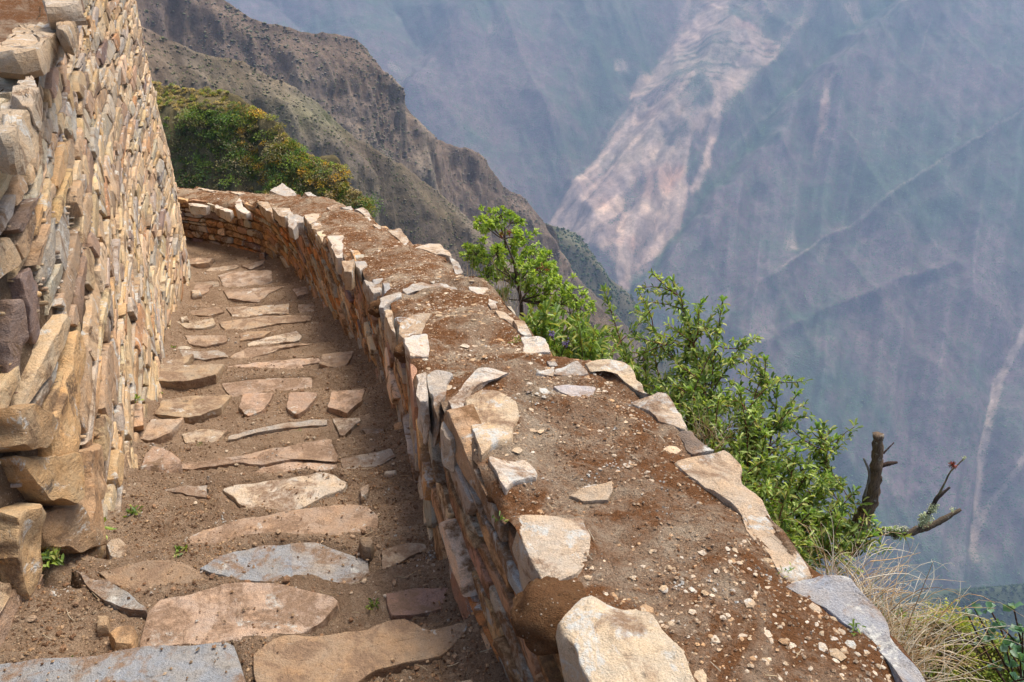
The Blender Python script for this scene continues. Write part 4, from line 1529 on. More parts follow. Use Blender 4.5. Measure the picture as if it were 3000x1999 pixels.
limb([(330, 1560, SY), (400, 1380, SY), (480, 1180, SY), (560, 1000, SY), (610, 750, SY), (632, 500, SY), (645, 270, SY)], [.042, .040, .036, .032, .027, .024, .022], (.20, .14, .09), 'trunk', dt, 0, 16, .17)
limb([(670, 620, SY), (760, 592, SY), (855, 578, SY)], [.013, .011, .006], (.07, .045, .035), 'branch', dt, 3)
limb([(700, 480, SY), (760, 420, SY), (818, 362, SY)], [.006, .004, .0025], (.14, .09, .08), 'branch', dt, 4)
limb([(500, 960, SY), (550, 720, SY), (488, 535, SY)], [.010, .007, .004], (.30, .27, .24), 'branch', dt, 5)
br = limb([(440, 1380, SY), (700, 1340, SY), (900, 1355, SY), (1080, 1320, SY), (1300, 1230, SY), (1550, 1090, SY)], [.02, .017, .018, .018, .015, .008], (.17, .13, .09), 'branch', dt, 6, 12, .2)
limb([(1100, 1290, SY), (1160, 1190, SY), (1230, 1090, SY), (1290, 970, SY), (1430, 850, SY)], [.008, .010, .010, .011, .005], (.09, .07, .06), 'branch', dt, 7)
limb([(1290, 960, SY), (1360, 830, SY), (1430, 690, SY), (1500, 620, SY), (1595, 525, SY)], [.006, .0045, .004, .0035, .003], (.30, .27, .16), 'twig', dt, 8, 6, .1)
for (x_, y_, r_, k) in [(1160, 1190, .015, 60), (1130, 1240, .012, 30), (1240, 1090, .012, 50), (1270, 1050, .009, 25), (720, 1330, .010, 30), (860, 1330, .014, 50), (940, 1310, .010, 30), (780, 1320, .010, 30), (1590, 530, .006, 16), (1460, 1095, .007, 16), (840, 1390, .012, 30)]:
    c = ZS(x_, y_, SY - .01)
    tc = np.array([(.50, .54, .36), (.42, .43, .36), (.34, .34, .30)])[RNG.integers(0, 3, k)] if y_ > 1290 else np.array([(.56, .60, .38), (.46, .50, .32)])[RNG.integers(0, 2, k)]
    mb = MB()
    k2 = k * 4
    tc = np.repeat(tc, 4, 0)
    blobs(mb, c + RNG.normal(0, .8, (k2, 3)) * r_, RNG.uniform(.1, .34, k2) * r_, tc * 1.15, flat=1, jit=.5)
    mb.build('lichen', M_DRY, dt)
bm_ = MB()
c = ZS(1460, 610, SY)
leaves(bm_, np.repeat(c[None], 60, 0), RNG.normal(0, 1, (60, 3)) + np.array([-.2, 0, .3]), RNG.uniform(.012, .026, 60), .004, greens(60, [(.34, .06, .04), (.24, .07, .05), (.12, .06, .05)]))
tag(bm_.build('air_plant', M_LEAF, None), 'small red spiky air plant perched on the thin dead branch', 'plant')

# ------------------------------------------------------------------ small weeds on the steps and wall foot
weeds = [
    (520, 1030, 26, 'grassy green weed tuft on the step edge midway down', .045),
    (290, 1190, 30, 'leafy green weed at the foot of the tall wall near the rounded stone', .045),
    (315, 1205, 22, 'star-shaped green weed right beside the round stone', .045),
    (415, 1277, 24, 'green weed tuft above the brown boulder step', .035),
    (95, 1290, 40, 'creeping green plant at the near foot of the tall wall', .05),
    (75, 1400, 44, 'dusty creeping plant hanging at the near left corner', .05),
    (150, 1495, 26, 'low green sprig in the soil beside the blue-grey slab', .04),
    (330, 1105, 22, 'small green sprout by the tall wall above the loose rounded stone', .03),
    (860, 1378, 26, 'bright green sprout beside the reddish flat slab', .03),
    (412, 1108, 16, 'grey-green seedling on the soil left of the whitish slab', .02),
    (368, 905, 22, 'green sprig at the tall wall foot halfway down the steps', .03),
    (310, 920, 20, 'green weed growing out of the tall wall joint', .04),
    (400, 815, 20, 'green plant at the wall foot by the pale mossy rock', .05),
    (1150, 1200, 12, 'tiny green sprout in the parapet moss near the cream coping slab', .02),
    (1187, 787, 26, 'grey-green grass tuft on the parapet top by the outer coping stones', .035),
    (1965, 1455, 14, 'tiny green rosette beside the blue-grey coping slab', .02),
    (690, 990, 10, 'tiny seedling on the step below the white triangular slab', .02),
    (198, 1225, 26, 'yellow-green fern sprig in the joint of the near tall wall', .05),
    (465, 1045, 14, 'small faint green sprig left of the grassy tuft', .03),
    (1800, 1325, 8, 'single grass sprout on the parapet edge by the blue-grey slab', .03),
    (680, 773, 10, 'small green sprout at the far end of the grey-white slab', .03),
]
for (x_, y_, k, lab, L) in weeds:
    zf = tops_fn if x_ > 1100 else (lambda a, b: fsm(a, b) + 0)
    c = hit(x_ * K, y_ * K, zf)
    if x_ <= 1100:
        xl = float(xl_of(c[1]))
        if c[0] < xl + .03:
            s_, z_ = lproj(x_ * K, y_ * K)
            c = lmap(np.array([s_]), np.array([z_]), np.array([.04]))[0]
        else:
            c[2] = float(floorz(c[0], c[1])[0])
    else:
        c[2] += .01
    m = MB()
    sp = .35 * L
    PP = c + RNG.normal(0, 1, (k, 3)) * np.array([sp, sp, .004])
    grassy = 'grass' in lab
    leaves(m, PP, RNG.normal(0, .6, (k, 3)) + np.array([0, 0, .55]), L * RNG.uniform(.5, 1.1, k), L * (.10 if grassy else .26), greens(k, G1 + [(.17, .24, .09)]))
    o = m.build('weed', M_LEAF, None)
    tag(o, lab, 'weed', 'small weeds along the steps and walls')

mb = MB()
for i in range(420):
    y_ = .9 + 6.5 * random.random() ** 1.3
    u = random.random()
    if random.random() < .6:
        u = 1 - .35 * random.random() ** 1.5
    x_ = float(xl_of(y_) * (1 - u) + xr_of(y_) * u)
    z_ = float(floorz(x_, y_)[0]) + .006
    a_ = random.uniform(0, PI)
    L = random.uniform(.015, .07)
    p0 = np.array([x_, y_, z_])
    p1 = np.array([x_ + L * math.cos(a_), y_ + L * math.sin(a_), 0])
    p1[2] = float(floorz(p1[0], p1[1])[0]) + .008
    tube(mb, bend(p0, p1, 4, .08), random.uniform(.0007, .0016), greens(1, [(.42, .32, .2), (.28, .18, .1), (.5, .42, .3)])[0], 3)
for P_, r_ in twigs_:
    tube(mb, P_, r_, greens(1, [(.50, .38, .24), (.36, .24, .14), (.58, .5, .38)])[0], 3)
tag(mb.build('twig_litter', M_DRY, None), 'dry straw and twig litter scattered over the steps and the parapet top', 'plant litter', None, 'stuff')


# ------------------------------------------------------------------ terrain
def loft(crest_pts, down, rows, length, seed, amp, fr, name, mat, tintf, label, back=None, sub=10, rot=0.0):
    """hill from its skyline (overview px, distance) falling along `down`"""
    P = catmull([D(*p) for p in crest_pts], sub)
    m = len(P)
    t = np.linspace(0, 1, rows)
    dv = np.array(down, float)
    dv = dv / np.linalg.norm(dv)
    bk = np.array(back if back is not None else (0, 1, -1.0), float)
    bk /= np.linalg.norm(bk)
    nb_ = max(6, rows // 5)
    tb = np.linspace(1, 0, nb_, endpoint=False)
    V = np.concatenate([P[:, None] + bk * (tb[None, :, None] * length * .5), P[:, None] + dv * (t[None, :, None] * length)], 1)
    R = nb_ + rows
    wts = np.concatenate([sstep(0, .25, tb), sstep(0, .06, t) * .9 + .1])
    V = V.reshape(-1, 3)
    W = np.tile(wts, m)
    nrm = unit(np.cross(P[-1] - P[0], dv))
    if nrm[2] < 0:
        nrm = -nrm
    side = unit(np.cross(dv, nrm))
    A = np.stack([V @ side * fr, V @ dv * fr * .35, V @ nrm * fr * .5], -1)
    d = ridged(A, 6, seed) * .6 + fbm(A * 2.7 + 5, 5, seed + 3, .6) * .4 + ridged(A * np.array([9., 5., 9.]), 3, seed + 5) * .09
    V = V + nrm * (d * amp * W)[:, None]
    V[:, 2] += fbm(V * fr * 9, 3, seed + 9) * amp * .07
    mb = MB()
    px, py = proj(V)
    mb.add(V, grid_faces(m, R), tintf(V, px, py, d))
    o = mb.build(name, mat)
    tag(o, label, None, None, 'structure')
    return V, m, R, o


def scatter_on(V, m, R, n, r0, r1, pal, seed, mat, name, label, flat=.8, dens=None, sink=.2):
    G = V.reshape(m, R, 3)
    i = RNG.uniform(0, m - 1.001, n)
    j = RNG.uniform(R * .12, R - 1.001, n)
    i0, j0 = i.astype(int), j.astype(int)
    fi, fj = (i - i0)[:, None], (j - j0)[:, None]
    P = G[i0, j0] * (1 - fi) * (1 - fj) + G[i0 + 1, j0] * fi * (1 - fj) + G[i0, j0 + 1] * (1 - fi) * fj + G[i0 + 1, j0 + 1] * fi * fj
    if dens is not None:
        keep = dens(P) > RNG.uniform(0, 1, n)
        P = P[keep]
    k = len(P)
    r = RNG.uniform(0, 1, k) ** 1.5 * (r1 - r0) + r0
    T = greens(k, pal, .25)
    mb = MB()
    P[:, 2] += r * sink
    blobs(mb, P, r, T, flat=flat, jit=.35, low=True)
    o = mb.build(name, mat, None, smooth=True)
    tag(o, label, 'scrub', None, 'stuff')
    return P


t = NT('scrub_leaf')
cc = t.mix(1.0, t.tint, t.ramp(t.noise(t.obj, 1.2, 5, .8), [(.3, .5), (.7, 1.4)]), 'MULTIPLY')
M_SCRUB = t.done(cc, .95, t.bump(t.noise(t.obj, 2.5, 4, .8), 1.0, .6), .05)


def tintB(V, px, py, d):
    c = np.array([.172, .130, .102])
    n = fbm(V * .03, 4, 7)[:, None]
    g = sstep(-.1, .5, fbm(V * .012 + 9, 4, 8) + .0)[:, None]
    T = c * (1 + .35 * n) * (1 - g * .35) + np.array([.10, .115, .05]) * g * .35
    gz = np.exp(-(((px - 740) / 110) ** 2 + ((py - 260) / 60) ** 2))[:, None] * (V[:, 1] < 420)[:, None] * .7
    T = T * (1 - gz) + np.array([.08, .115, .045]) * gz
    rk = sstep(.30, .60, d)[:, None] * .55
    return np.clip(T * (1 - rk) + np.array([.26, .22, .17]) * rk, .02, 1)


# nearer spur
VB, mB_, RB_, _ = loft([(100, -60, 220), (250, 20, 230), (345, 75, 240), (400, 100, 245), (480, 130, 250), (560, 150, 260), (610, 172, 262), (700, 222, 270), (790, 300, 280), (860, 340, 290), (930, 385, 300), (1000, 440, 310), (1060, 490, 320), (1130, 560, 335),
                  (1210, 630, 350), (1350, 690, 400), (1410, 745, 410), (1450, 830, 420), (1560, 1000, 440)], (.10, -.5, -1.0), 190, 240, 3, 20, .022, 'near_ridge', M_HILL, tintB,
                 'dry brown scrubby spur in front of the darker ridge', sub=20)
scatter_on(VB, mB_, RB_, 90000, .12, .62, [(.19, .20, .10), (.22, .20, .13), (.27, .22, .16)], 5, M_SCRUB, 'ridge_scrub', 'low olive and brown scrub covering the nearer spur', flat=.55,
           dens=lambda P: .22 + .78 * sstep(-.02, .45, fbm(P * .035, 4, 301)))
# main ridge
VC, mC_, RC_, _ = loft([(60, -420, 500), (260, -200, 510), (400, -75, 520), (510, -5, 520), (590, 48, 520), (640, 62, 525), (690, 74, 530), (740, 80, 535), (800, 86, 540), (830, 100, 545), (852, 135, 550), (880, 190, 560), (920, 240, 575), (960, 282, 590), (1010, 320, 600), (1060, 338, 610), (1105, 356, 620), (1150, 422, 640),
                  (1200, 455, 650), (1240, 500, 660), (1270, 560, 670), (1330, 645, 690), (1400, 708, 710), (1470, 790, 730), (1560, 920, 750), (1700, 1150, 760)], (.08, -.55, -1.0), 230, 430, 13, 46, .0105, 'main_ridge', M_HILL, tintB,
                 'steep dark brown cliff ridge falling from upper left into the canyon', sub=20)
scatter_on(VC, mC_, RC_, 100000, .25, 1.2, [(.18, .19, .11), (.22, .20, .14), (.25, .215, .17)], 6, M_SCRUB, 'ridge_scrub', 'low dark scrub covering the main cliff ridge', flat=.55,
           dens=lambda P: .22 + .78 * sstep(-.02, .45, fbm(P * .018, 4, 302)))
# spur behind
VD, mD_, RD_, _ = loft([(1150, 470, 1050), (1240, 508, 1060), (1290, 525, 1080), (1330, 545, 1100), (1365, 590, 1110), (1400, 640, 1120), (1440, 672, 1140), (1490, 740, 1160), (1580, 880, 1200), (1750, 1150, 1250)], (.05, -.5, -1.0), 90, 500, 23, 40, .007, 'rear_spur', M_HILL,
                 lambda V, px, py, d: tintB(V, px, py, d) * np.array([.8, .95, .8]), 'hazy green-brown spur just behind the main ridge', sub=10)
scatter_on(VD, mD_, RD_, 7000, 1.2, 3.5, [(.05, .085, .03), (.09, .12, .05)], 7, M_SCRUB, 'ridge_scrub', 'green scrub patches on the rear spur')
# slope deep at the lower right
VF, mF_, RF_, _ = loft([(2100, 1440, 1000), (2190, 1382, 1000), (2260, 1354, 1000), (2353, 1345, 1000), (2460, 1340, 1000), (2600, 1380, 1000)], (0, -.75, -1.0), 70, 620, 33, 22, .007, 'lower_slope', M_HILL,
                 lambda V, px, py, d: tintB(V, px, py, d) * np.array([.5, .85, .6]), 'dim green slope deep in the valley at the lower right', sub=12)
scatter_on(VF, mF_, RF_, 9000, 1.2, 3.6, [(.04, .075, .03), (.06, .10, .04)], 8, M_SCRUB, 'ridge_scrub', 'dark green scrub on the lower valley slope')


# near green hill
def tintA(V, px, py, d):
    n = fbm(V * .35, 4, 17)
    T = np.array([.33, .24, .155]) * (1 + .3 * n[:, None])
    g = sstep(-.2, .4, fbm(V * .22 + 4, 4, 18))[:, None] * .5
    return np.clip(T * (1 - g) + np.array([.12, .13, .04]) * g, .02, 1)


VA, mA_, RA_, oA = loft([(240, 170, 52), (330, 186, 51), (380, 198, 50), (440, 203, 49), (500, 210, 48), (545, 222, 47), (580, 245, 46), (610, 262, 45), (640, 285, 44.5), (665, 315, 44), (690, 345, 43.5), (720, 362, 43), (770, 358, 42.5), (790, 392, 42), (800, 425, 41.5), (845, 455, 41),
                   (850, 490, 40.5), (865, 600, 40), (900, 800, 39)], (.12, -.75, -1.0), 110, 24, 43, 2.2, .22, 'green_hill', M_NEAR, tintA,
                  'grassy terraced hill covered in green and orange bushes beyond the landing', sub=14)
G = VA.reshape(mA_, RA_, 3)
mbA = MB()
mbS = MB()
for k in range(8000):
    i = random.uniform(0, mA_ - 1.01)
    j = random.uniform(RA_ * .17, RA_ - 1.01) if random.random() < .8 else random.uniform(RA_ * .165, RA_ * .3)
    i0, j0 = int(i), int(j)
    c = G[i0, j0] + (G[i0 + 1, j0 + 1] - G[i0, j0]) * random.random()
    px_, py_ = proj(c[None])
    px_, py_ = px_[0], py_[0]
    if not (300 < px_ < 900 and 150 < py_ < 530):
        if random.random() < .9:
            continue
    dryband = py_ < 200 + np.interp(px_, [350, 500, 560, 640, 720], [62, 55, 52, 72, 100]) and px_ < 720
    u_ = vn(np.array([c * .25]), 44)[0]
    if vn(np.array([c * .45]), 46)[0] < -.12 and random.random() < .85:
        continue
    if dryband and random.random() < .93:
        pal = [(.27, .20, .11), (.33, .25, .15), (.22, .19, .08)]
        r = random.uniform(.06, .16)
    elif px_ > 560 + 40 * u_ and random.random() < .75:
        pal = random.choice([[(.30, .17, .03), (.36, .23, .03)], [(.15, .17, .035), (.20, .20, .04)], [(.26, .20, .04), (.13, .14, .03)], [(.20, .15, .08), (.26, .2, .12)], [(.08, .13, .02)]])
        r = random.uniform(.15, .45)
    else:
        pal = random.choice([[(.075, .12, .022), (.09, .145, .03)], [(.05, .09, .022), (.07, .11, .03)], [(.12, .17, .03), (.15, .19, .04)], [(.12, .11, .05), (.15, .125, .06)], [(.17, .13, .08), (.13, .12, .06)]])
        r = .16 + .7 * random.random() ** 2.2
        if u_ > .5 and random.random() < .6:
            pal = [(.17, .13, .08), (.13, .10, .06)]
    if random.random() < .5:
        pal = random.choice([[(.24, .22, .06), (.20, .20, .05)], [(.28, .22, .10), (.22, .17, .09)], [(.16, .18, .05)]])
        r = random.uniform(.07, .2)
    if dryband and r > .25:
        continue
    m = int(40 + 130 * r)
    dr = unit(RNG.normal(0, 1, (m, 3)))
    dr[:, 2] = np.abs(dr[:, 2])
    PP = c + dr * r * RNG.uniform(.5, 1.05, (m, 1)) * np.array([1, 1, .75]) - np.array([0, 0, .1 * r])
    sz = .075 + .05 * r
    leaves(mbA, PP, dr + RNG.normal(0, .7, (m, 3)), sz * RNG.uniform(.7, 1.3, m), sz * .6, np.clip(greens(m, pal, .3) * random.uniform(1.1, 2.1), 0, .8))
tag(mbA.build('hill_bushes', M_LEAF, None), 'dense green, yellow and rusty bushes covering the near hill', 'bushes', None, 'stuff')

# bushy yellow-green slope below the wall at the right
VH, mH_, RH_, oH = loft([(2000, 1425, 9), (2100, 1425, 8.6), (2160, 1430, 8.2), (2220, 1448, 8), (2290, 1478, 7.8), (2353, 1512, 7.5), (2450, 1560, 7), (2600, 1650, 6.5)], (-.05, -.7, -1.0), 60, 6, 53, .25, .5, 'bushy_slope', M_NEAR,
                 tintA, 'mossy yellow-green slope just below the wall at lower right', sub=14)
G = VH.reshape(mH_, RH_, 3)
mb = MB()
for k in range(800):
    i0 = random.randint(0, mH_ - 2)
    j0 = random.randint(int(RH_ * .16), RH_ - 2)
    c = G[i0, j0] + RNG.normal(0, .06, 3)
    r = random.uniform(.08, .25)
    m = 60
    dr = unit(RNG.normal(0, 1, (m, 3)))
    dr[:, 2] = np.abs(dr[:, 2])
    PP = c + dr * r * RNG.uniform(.5, 1.05, (m, 1))
    leaves(mb, PP, dr + RNG.normal(0, .7, (m, 3)), .045, .022, greens(m, random.choice([[(.30, .34, .04), (.38, .40, .05)], [(.20, .28, .04)], [(.36, .34, .07)]]), .3))
tag(mb.build('slope_bushes', M_LEAF, None), 'yellow-green low bushes on the slope below the wall', 'bushes', None, 'stuff')

# ground falling away outside the parapet
ns, nr = 260, 90
ss = np.linspace(0, RIN.L, ns)
tt = np.linspace(0, 1, nr) ** 2.2 * 45
p = RIN.at(ss)
nx, ny = RIN.right(ss)
Wd_ = width(ss)
bx = p[:, 0] + nx * (Wd_ - .05)
by = p[:, 1] + ny * (Wd_ - .05)
bz = floor_s(ss) - .35
nx2 = .75 * np.ones(ns) * .6 + nx * .4
ny2 = ny * .4 + .1
V = np.stack([bx[:, None] + nx2[:, None] * tt[None], by[:, None] + ny2[:, None] * tt[None], bz[:, None] - tt[None] * 1.35], -1).reshape(-1, 3)
V[:, 2] += fbm(V * 1.2, 5, 87) * .28 * np.tile(np.clip(tt / .5, 0, 1) * np.clip(tt, .5, 6) * .6, ns) - .0
mb = MB()
mb.add(V, grid_faces(ns, nr)[:, ::-1], (.2, .15, .08))
tag(mb.build('steep_ground', M_NEAR), 'steep earth bank falling away outside the parapet', None, None, 'structure')

# ------------------------------------------------------------------ far canyon slope
nx_, ny_ = 820, 540
Xg = np.linspace(-2000, 3100, nx_)
Yg = np.linspace(1250, 4150, ny_)
XX, YG = np.meshgrid(Xg, Yg, indexing='ij')
ZZ = -1500 + .65 * (YG - 1600)
V = np.stack([XX.ravel(), YG.ravel(), ZZ.ravel()], -1)
px, py = proj(V)


def pdist(px, py, line):
    L = np.array(line, float)
    best = np.full(len(px), 1e9)
    sd = np.zeros(len(px))
    for a, b in zip(L[:-1], L[1:]):
        ab = b - a
        t = np.clip(((px - a[0]) * ab[0] + (py - a[1]) * ab[1]) / (ab @ ab), 0, 1)
        dx = px - a[0] - ab[0] * t
        dy = py - a[1] - ab[1] * t
        d = np.hypot(dx, dy)
        u = d < best
        best = np.where(u, d, best)
        sd = np.where(u, np.sign(ab[0] * dy - ab[1] * dx), sd)
    return best, sd


def poly_sd(px, py, poly):
    ins = np.zeros(len(px), bool)
    j = len(poly) - 1
    for i in range(len(poly)):
        xi, yi = poly[i]
        xj, yj = poly[j]
        c = ((yi > py) != (yj > py)) & (px < (xj - xi) * (py - yi) / ((yj - yi) or 1e-9) + xi)
        ins ^= c
        j = i
    d, _ = pdist(px, py, list(poly) + [poly[0]])
    return np.where(ins, d, -d)


wx = fbm(np.stack([px * .010, py * .010, 0 * px], -1), 4, 101) * 26
wy = fbm(np.stack([px * .010, py * .010, 0 * px + 5], -1), 4, 102) * 26
qx, qy = px + wx, py + wy
H = np.zeros(len(V))
vis = (px > -400) & (px < 2900) & (py > -900) & (py < 2600)
gul = [([(1640, -120), (1580, 0), (1500, 110), (1420, 205), (1330, 350), (1250, 470), (1150, 640)], 170, 150), ([(2100, -60), (1900, 110), (1790, 240), (1700, 340), (1600, 470), (1520, 560), (1445, 680), (1400, 800)], 75, 90),
       ([(900, 0), (960, 80), (940, 150), (880, 260), (800, 400)], 90, 70), ([(1300, -80), (1260, 60), (1200, 200), (1130, 330)], 90, 50),
       ([(2500, 640), (2353, 700), (2290, 900), (2255, 1050), (2250, 1250)], 70, 45), ([(2150, 560), (2100, 800), (2050, 1050)], 90, 55), ([(1980, 760), (1940, 950), (1900, 1150)], 80, 40), ([(1500, 190), (1400, 330), (1330, 470), (1290, 520)], 25, 22),
       ([(1620, 300), (1540, 400), (1500, 520), (1440, 640)], 35, 30), ([(1560, 250), (1470, 400), (1400, 560)], 28, 26), ([(600, -40), (700, 60), (760, 150)], 80, 50)]
rid = [([(2250, -120), (2080, 20), (1900, 200), (1750, 330), (1640, 470), (1560, 560), (1440, 700)], 85, 70), ([(2600, 150), (2353, 262), (2291, 302), (2110, 411), (1973, 501), (1898, 547), (1790, 622), (1700, 700), (1640, 770)], 40, 26),
       ([(2200, 600), (1971, 690), (1919, 715), (1814, 760), (1740, 820)], 30, 25), ([(1100, -50), (1050, 80), (980, 130), (930, 230)], 60, 45), ([(1750, -60), (1680, 60), (1600, 150), (1540, 260)], 80, 40), ([(2353, 900), (2300, 1100)], 60, 30)]
for ln, w, a in gul:
    d, _ = pdist(qx, qy, ln)
    H -= a * np.clip(1 - d / w, 0, 1) ** 1.2
for ln, w, a in rid:
    d, _ = pdist(qx, qy, ln)
    H += a * np.clip(1 - d / w, 0, 1) ** 1.3
A = np.stack([V[:, 0] * .0030 + V[:, 1] * .0010, V[:, 1] * .0011, 0 * V[:, 0]], -1)
VS = fbm(np.stack([px * .045 + py * .006, py * .0035, 0 * px], -1), 4, 160)
H += VS * 22 * sstep(1300, 2000, px + .6 * py)
H += ridged(A, 4, 111) * 50 + fbm(V * .006, 4, 112) * 14
nrmF = unit(np.array([0, -.65, 1.0]))
V2 = V + nrmF * H[:, None]
# colours: dry mauve-brown with green growth, pale slides of bare earth, lit ridge line painted pale
g = sstep(-.3, .45, fbm(V * .0022, 5, 120) + .45 * fbm(V * .02, 4, 121))[:, None]
T = np.array([.175, .130, .130]) * (1 - g) + np.array([.085, .115, .085]) * g
T = T * (1 + .45 * VS[:, None] * (.3 + .7 * sstep(1200, 2000, px + .6 * py))[:, None])
dgl, _ = pdist(qx, qy, gul[1][0])
T = T * (1 - .6 * np.exp(-(dgl / 14) ** 2)[:, None]) + np.array([.03, .085, .03]) * .6 * np.exp(-(dgl / 14) ** 2)[:, None]
slide = [(1248, 480), (1310, 400), (1370, 310), (1430, 215), (1500, 110), (1560, 15), (1600, -80), (1900, -80), (1880, 30), (1790, 150), (1700, 235), (1640, 275), (1590, 310), (1580, 370), (1585, 430), (1530, 520), (1470, 620), (1447, 672), (1420, 620), (1340, 545), (1262, 515)]
sdv = poly_sd(px + wx * .7, py + wy * .7, slide)
# streaks running down the fall line of the slide
dirv = np.array([-.62, .78])
al = (px * dirv[0] + py * dirv[1])
ac = (px * dirv[1] - py * dirv[0])
streak = fbm(np.stack([ac * .035, al * .0055, 0 * ac], -1), 5, 130)
sm_ = sstep(-3, 8, sdv) * np.clip(.78 + 1.3 * streak - .55 * sstep(300, 60, py), .05, 1)
low = sstep(200, 330, py)
cvt = lambda pts: [(1098 + x * .53335, y * .53335) for x, y in pts]
pieces = [
    ([(880, 60), (940, 10), (960, -60), (1100, -60), (1100, 60), (1200, 120), (1310, 180), (1290, 250), (1210, 310), (1160, 390), (1100, 420), (1040, 430), (1000, 370), (960, 290), (900, 260), (840, 270), (760, 310), (670, 300), (700, 230), (800, 150)], .62),
    ([(670, 390), (720, 340), (705, 430), (640, 500), (560, 570), (490, 670), (410, 770), (345, 860), (290, 950), (275, 890), (380, 750), (480, 610), (580, 490)], .85),
    ([(810, 430), (770, 510), (640, 600), (560, 690), (480, 810), (430, 900), (360, 960), (330, 1010), (290, 950), (390, 830), (480, 720), (600, 610), (700, 510)], .9),
    ([(740, 550), (800, 570), (860, 640), (895, 700), (912, 790), (900, 860), (850, 900), (780, 950), (740, 920), (790, 850), (770, 740), (745, 700), (700, 650)], .85),
    ([(700, 640), (760, 640), (770, 800), (740, 920), (690, 960), (690, 1050), (670, 1130), (650, 1260), (600, 1200), (590, 1060), (595, 960), (640, 880), (700, 850), (735, 740)], 1.0),
    ([(600, 790), (640, 830), (640, 880), (590, 930), (500, 990), (470, 1050), (400, 990), (470, 920), (540, 850)], .95),
    ([(1010, 430), (1055, 435), (1052, 520), (1015, 640), (992, 740), (940, 810), (915, 790), (965, 700), (1000, 580)], .8),
    ([(905, 850), (880, 960), (790, 1060), (720, 1110), (700, 1090), (780, 980), (850, 880)], .8),
    ([(1460, 400), (1505, 385), (1493, 470), (1490, 560), (1470, 640), (1450, 690), (1460, 560)], .65),
    ([(860, 470), (980, 440), (960, 500), (880, 560), (840, 540)], .5),
    ([(905, 290), (960, 280), (930, 340), (890, 400), (850, 400)], .6),
    ([(1320, 1040), (1380, 1040), (1375, 1090), (1330, 1100)], .35),
    ([(600, 180), (650, 175), (655, 205), (605, 210)], .5),
    ([(1640, -40), (1720, 40), (1660, 60), (1560, 20)], .3)]
e1 = fbm(np.stack([px * .05, py * .05, 0 * px], -1), 4, 141) * 9
e2 = fbm(np.stack([px * .05, py * .05, 0 * px + 5], -1), 4, 142) * 9
scar = np.zeros(len(V))
for pts, st in pieces:
    P_ = cvt(pts)
    bx_ = np.array(P_)
    m = (px > bx_[:, 0].min() - 30) & (px < bx_[:, 0].max() + 30) & (py > bx_[:, 1].min() - 30) & (py < bx_[:, 1].max() + 30)
    sd_ = poly_sd(px[m] + e1[m], py[m] + e2[m], P_)
    scar[m] = np.maximum(scar[m], st * sstep(-6, 8, sd_))
scar = scar * np.clip(.92 + .6 * streak, .4, 1.1)
scar = np.maximum(scar, .55 * sm_)
terrace = sstep(.1, .5, vn(np.stack([px * .012 + wx * .03, (py - .12 * px) * .13 + wy * .03, 0 * px], -1), 150)) * sstep(240, 150, py) * (scar > .3)
scar = np.clip(scar - .25 * terrace, 0, 1)
col = np.array([.66, .48, .355]) * (1 + .25 * fbm(np.stack([ac * .08, al * .01, 0 * ac], -1), 4, 131))[:, None]
rust = sstep(.1, .5, fbm(np.stack([px * .018, py * .018, 0 * px], -1), 3, 133))[:, None]
col = col * (1 - rust * .5) + np.array([.46, .24, .16]) * rust * .5
T = T * (1 - scar[:, None]) + col * scar[:, None]
for ln, w, st in [([(2130, 60), (2120, 120)], 3, .3), ([(2370, 730), (2310, 860), (2275, 960), (2252, 1080), (2250, 1230)], 12, 1.0), ([(2360, 1010), (2305, 1110), (2262, 1180), (2240, 1290)], 9, .8),
                  ([(900, 150), (930, 165), (915, 200), (905, 215)], 14, .6), ([(1430, 98), (1440, 102)], 14, .5), ([(1815, 545), (1812, 572)], 18, .4), ([(1900, 560), (1880, 600)], 12, .4), ([(1130, 60), (1150, 90)], 16, .3),
                  ([(2353, 262), (2291, 302), (2110, 411), (1973, 501), (1898, 547), (1790, 622)], 4, .4), ([(2095, 0), (1978, 96), (1887, 165), (1754, 250), (1685, 320)], 5, .3), ([(2180, 1250), (2190, 1330)], 22, .25), ([(2240, 1270), (2260, 1340)], 20, .3), ([(1460, 210), (1440, 260), (1390, 330)], 9, .6), ([(1310, 330), (1330, 320)], 3, .5), ([(1440, 360), (1455, 470), (1440, 560), (1435, 640)], 14, .5)]:  # thin ridge-crest streaks: light on the ridge painted in as a pale line
    d, _ = pdist(px + wx * .35, py + wy * .35, ln)
    k = (st * sstep(w, w * .4, d) * np.clip(.8 + .8 * streak, 0, 1))[:, None]
    T = T * (1 - k) + np.array([.42, .33, .27]) * k
mb = MB()
mb.add(V2, grid_faces(nx_, ny_), np.clip(T, .01, 1))
tag(mb.build('mountain', M_FAR), 'hazy blue far canyon mountainside with pale landslide scars', None, None, 'structure')
n = 90000
k = RNG.integers(0, len(V2), n)
ok = (px[k] > 500) & (px[k] < 2400) & (py[k] > -20) & (py[k] < 1400) & (scar[k] < .25) & (fbm(V[k] * .006, 4, 303) > .12)
k = k[ok]
C = V2[k] + RNG.normal(0, 4, (len(k), 3)) * np.array([1, 1, 0])
mb = MB()
blobs(mb, C + np.array([0, 0, 1.0]), RNG.uniform(1.0, 2.4, len(k)), greens(len(k), [(.10, .17, .07), (.13, .20, .09), (.16, .20, .10), (.16, .15, .11)], .3) * 1.35, flat=.8, jit=.35)
tag(mb.build('mountain_trees', M_SCRUB), 'scattered green trees and scrub on the far mountainside', 'trees', None, 'stuff')
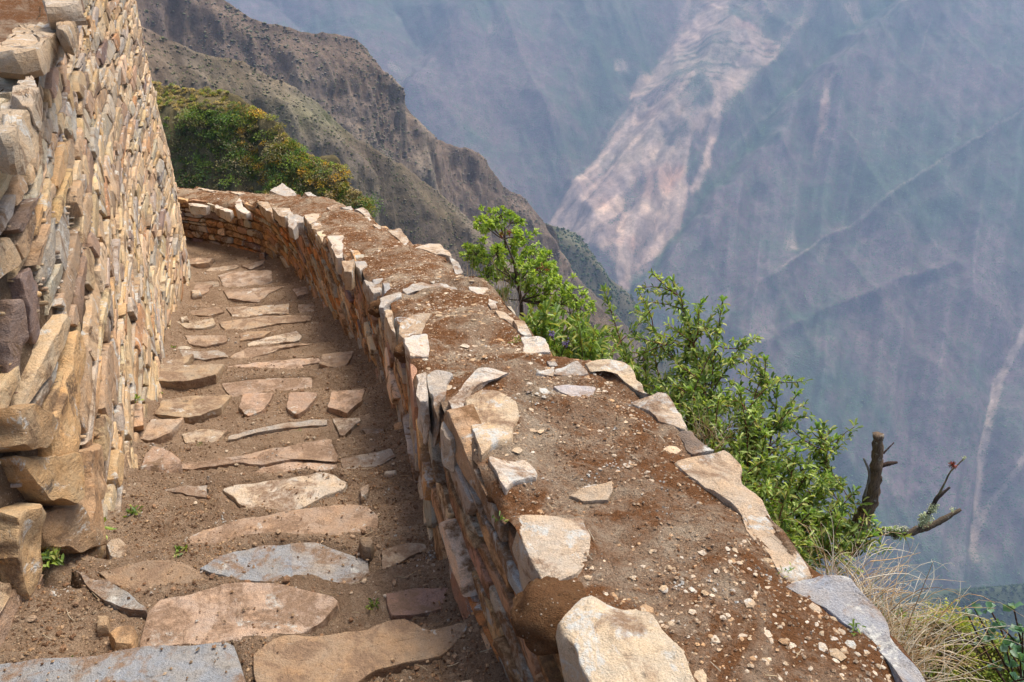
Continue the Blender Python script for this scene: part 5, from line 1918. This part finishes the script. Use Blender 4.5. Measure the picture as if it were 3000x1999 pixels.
# valley floor far below
mb = MB()
mb.add(np.array([(-3500, -400, -1860), (4300, -400, -1860), (4300, 1300, -1800), (-3500, 1300, -1800)], float), [(0, 1, 2, 3)], (.12, .11, .08))
tag(mb.build('valley_floor', M_FAR), 'valley floor far below', None, None, 'structure')

# ------------------------------------------------------------------ haze
HZ0, HZ1 = -1960.0, 420.0
cu = np.array([(x, y, z) for x in (-3900., 4700.) for y in (-700., 4500.) for z in (HZ0, HZ1)])
cf = [(0, 1, 3, 2), (4, 6, 7, 5), (0, 4, 5, 1), (2, 3, 7, 6), (0, 2, 6, 4), (1, 5, 7, 3)]
tz = NT('haze_air')
pv = tz.n('ShaderNodeVolumePrincipled')
pv.inputs['Color'].default_value = (.49, .66, .96, 1)
pv.inputs['Density'].default_value = 0.00018
pv.inputs['Anisotropy'].default_value = 0.0
tz.set(tz.out.inputs[1], pv.outputs[0])
mb = MB()
mb.add(cu, cf, (1, 1, 1))
hz = mb.build('haze', tz.m, None, smooth=False)
tag(hz, 'blue haze filling the canyon', 'haze', None, 'stuff')

# ------------------------------------------------------------------ light
EL, AZ = math.radians(65), math.radians(50)       # AZ from +Y toward +X
w = bpy.data.worlds.new('World')
SC.world = w
w.use_nodes = True
nt = w.node_tree
nt.nodes.clear()
sky = nt.nodes.new('ShaderNodeTexSky')
sky.sky_type = 'NISHITA'
sky.sun_disc = False
sky.sun_elevation = EL
sky.sun_rotation = AZ
sky.dust_density = 4.0
bg = nt.nodes.new('ShaderNodeBackground')
bg.inputs[1].default_value = .15
wo = nt.nodes.new('ShaderNodeOutputWorld')
nt.links.new(sky.outputs[0], bg.inputs[0])
nt.links.new(bg.outputs[0], wo.inputs[0])
sl = bpy.data.lights.new('sun', 'SUN')
sl.energy = 2.7
sl.angle = math.radians(24.0)
sl.color = (1.0, .94, .84)
so = bpy.data.objects.new('sun', sl)
COL.objects.link(so)
from mathutils import Vector
dirs = Vector((math.sin(AZ) * math.cos(EL), math.cos(AZ) * math.cos(EL), math.sin(EL)))
so.rotation_euler = dirs.to_track_quat('Z', 'Y').to_euler()

SC.render.engine = 'CYCLES'
SC.view_settings.view_transform = 'Standard'
SC.view_settings.look = 'None'
SC.view_settings.exposure = 0.62
SC.view_settings.gamma = 1.0
cy = SC.cycles
cy.use_denoising = True
try:
    cy.denoiser = 'OPENIMAGEDENOISE'
    cy.denoising_input_passes = 'RGB_ALBEDO_NORMAL'
except Exception:
    pass
cy.max_bounces = 5
cy.diffuse_bounces = 3
cy.volume_bounces = 0
cy.transparent_max_bounces = 4
cy.caustics_reflective = False
cy.caustics_refractive = False
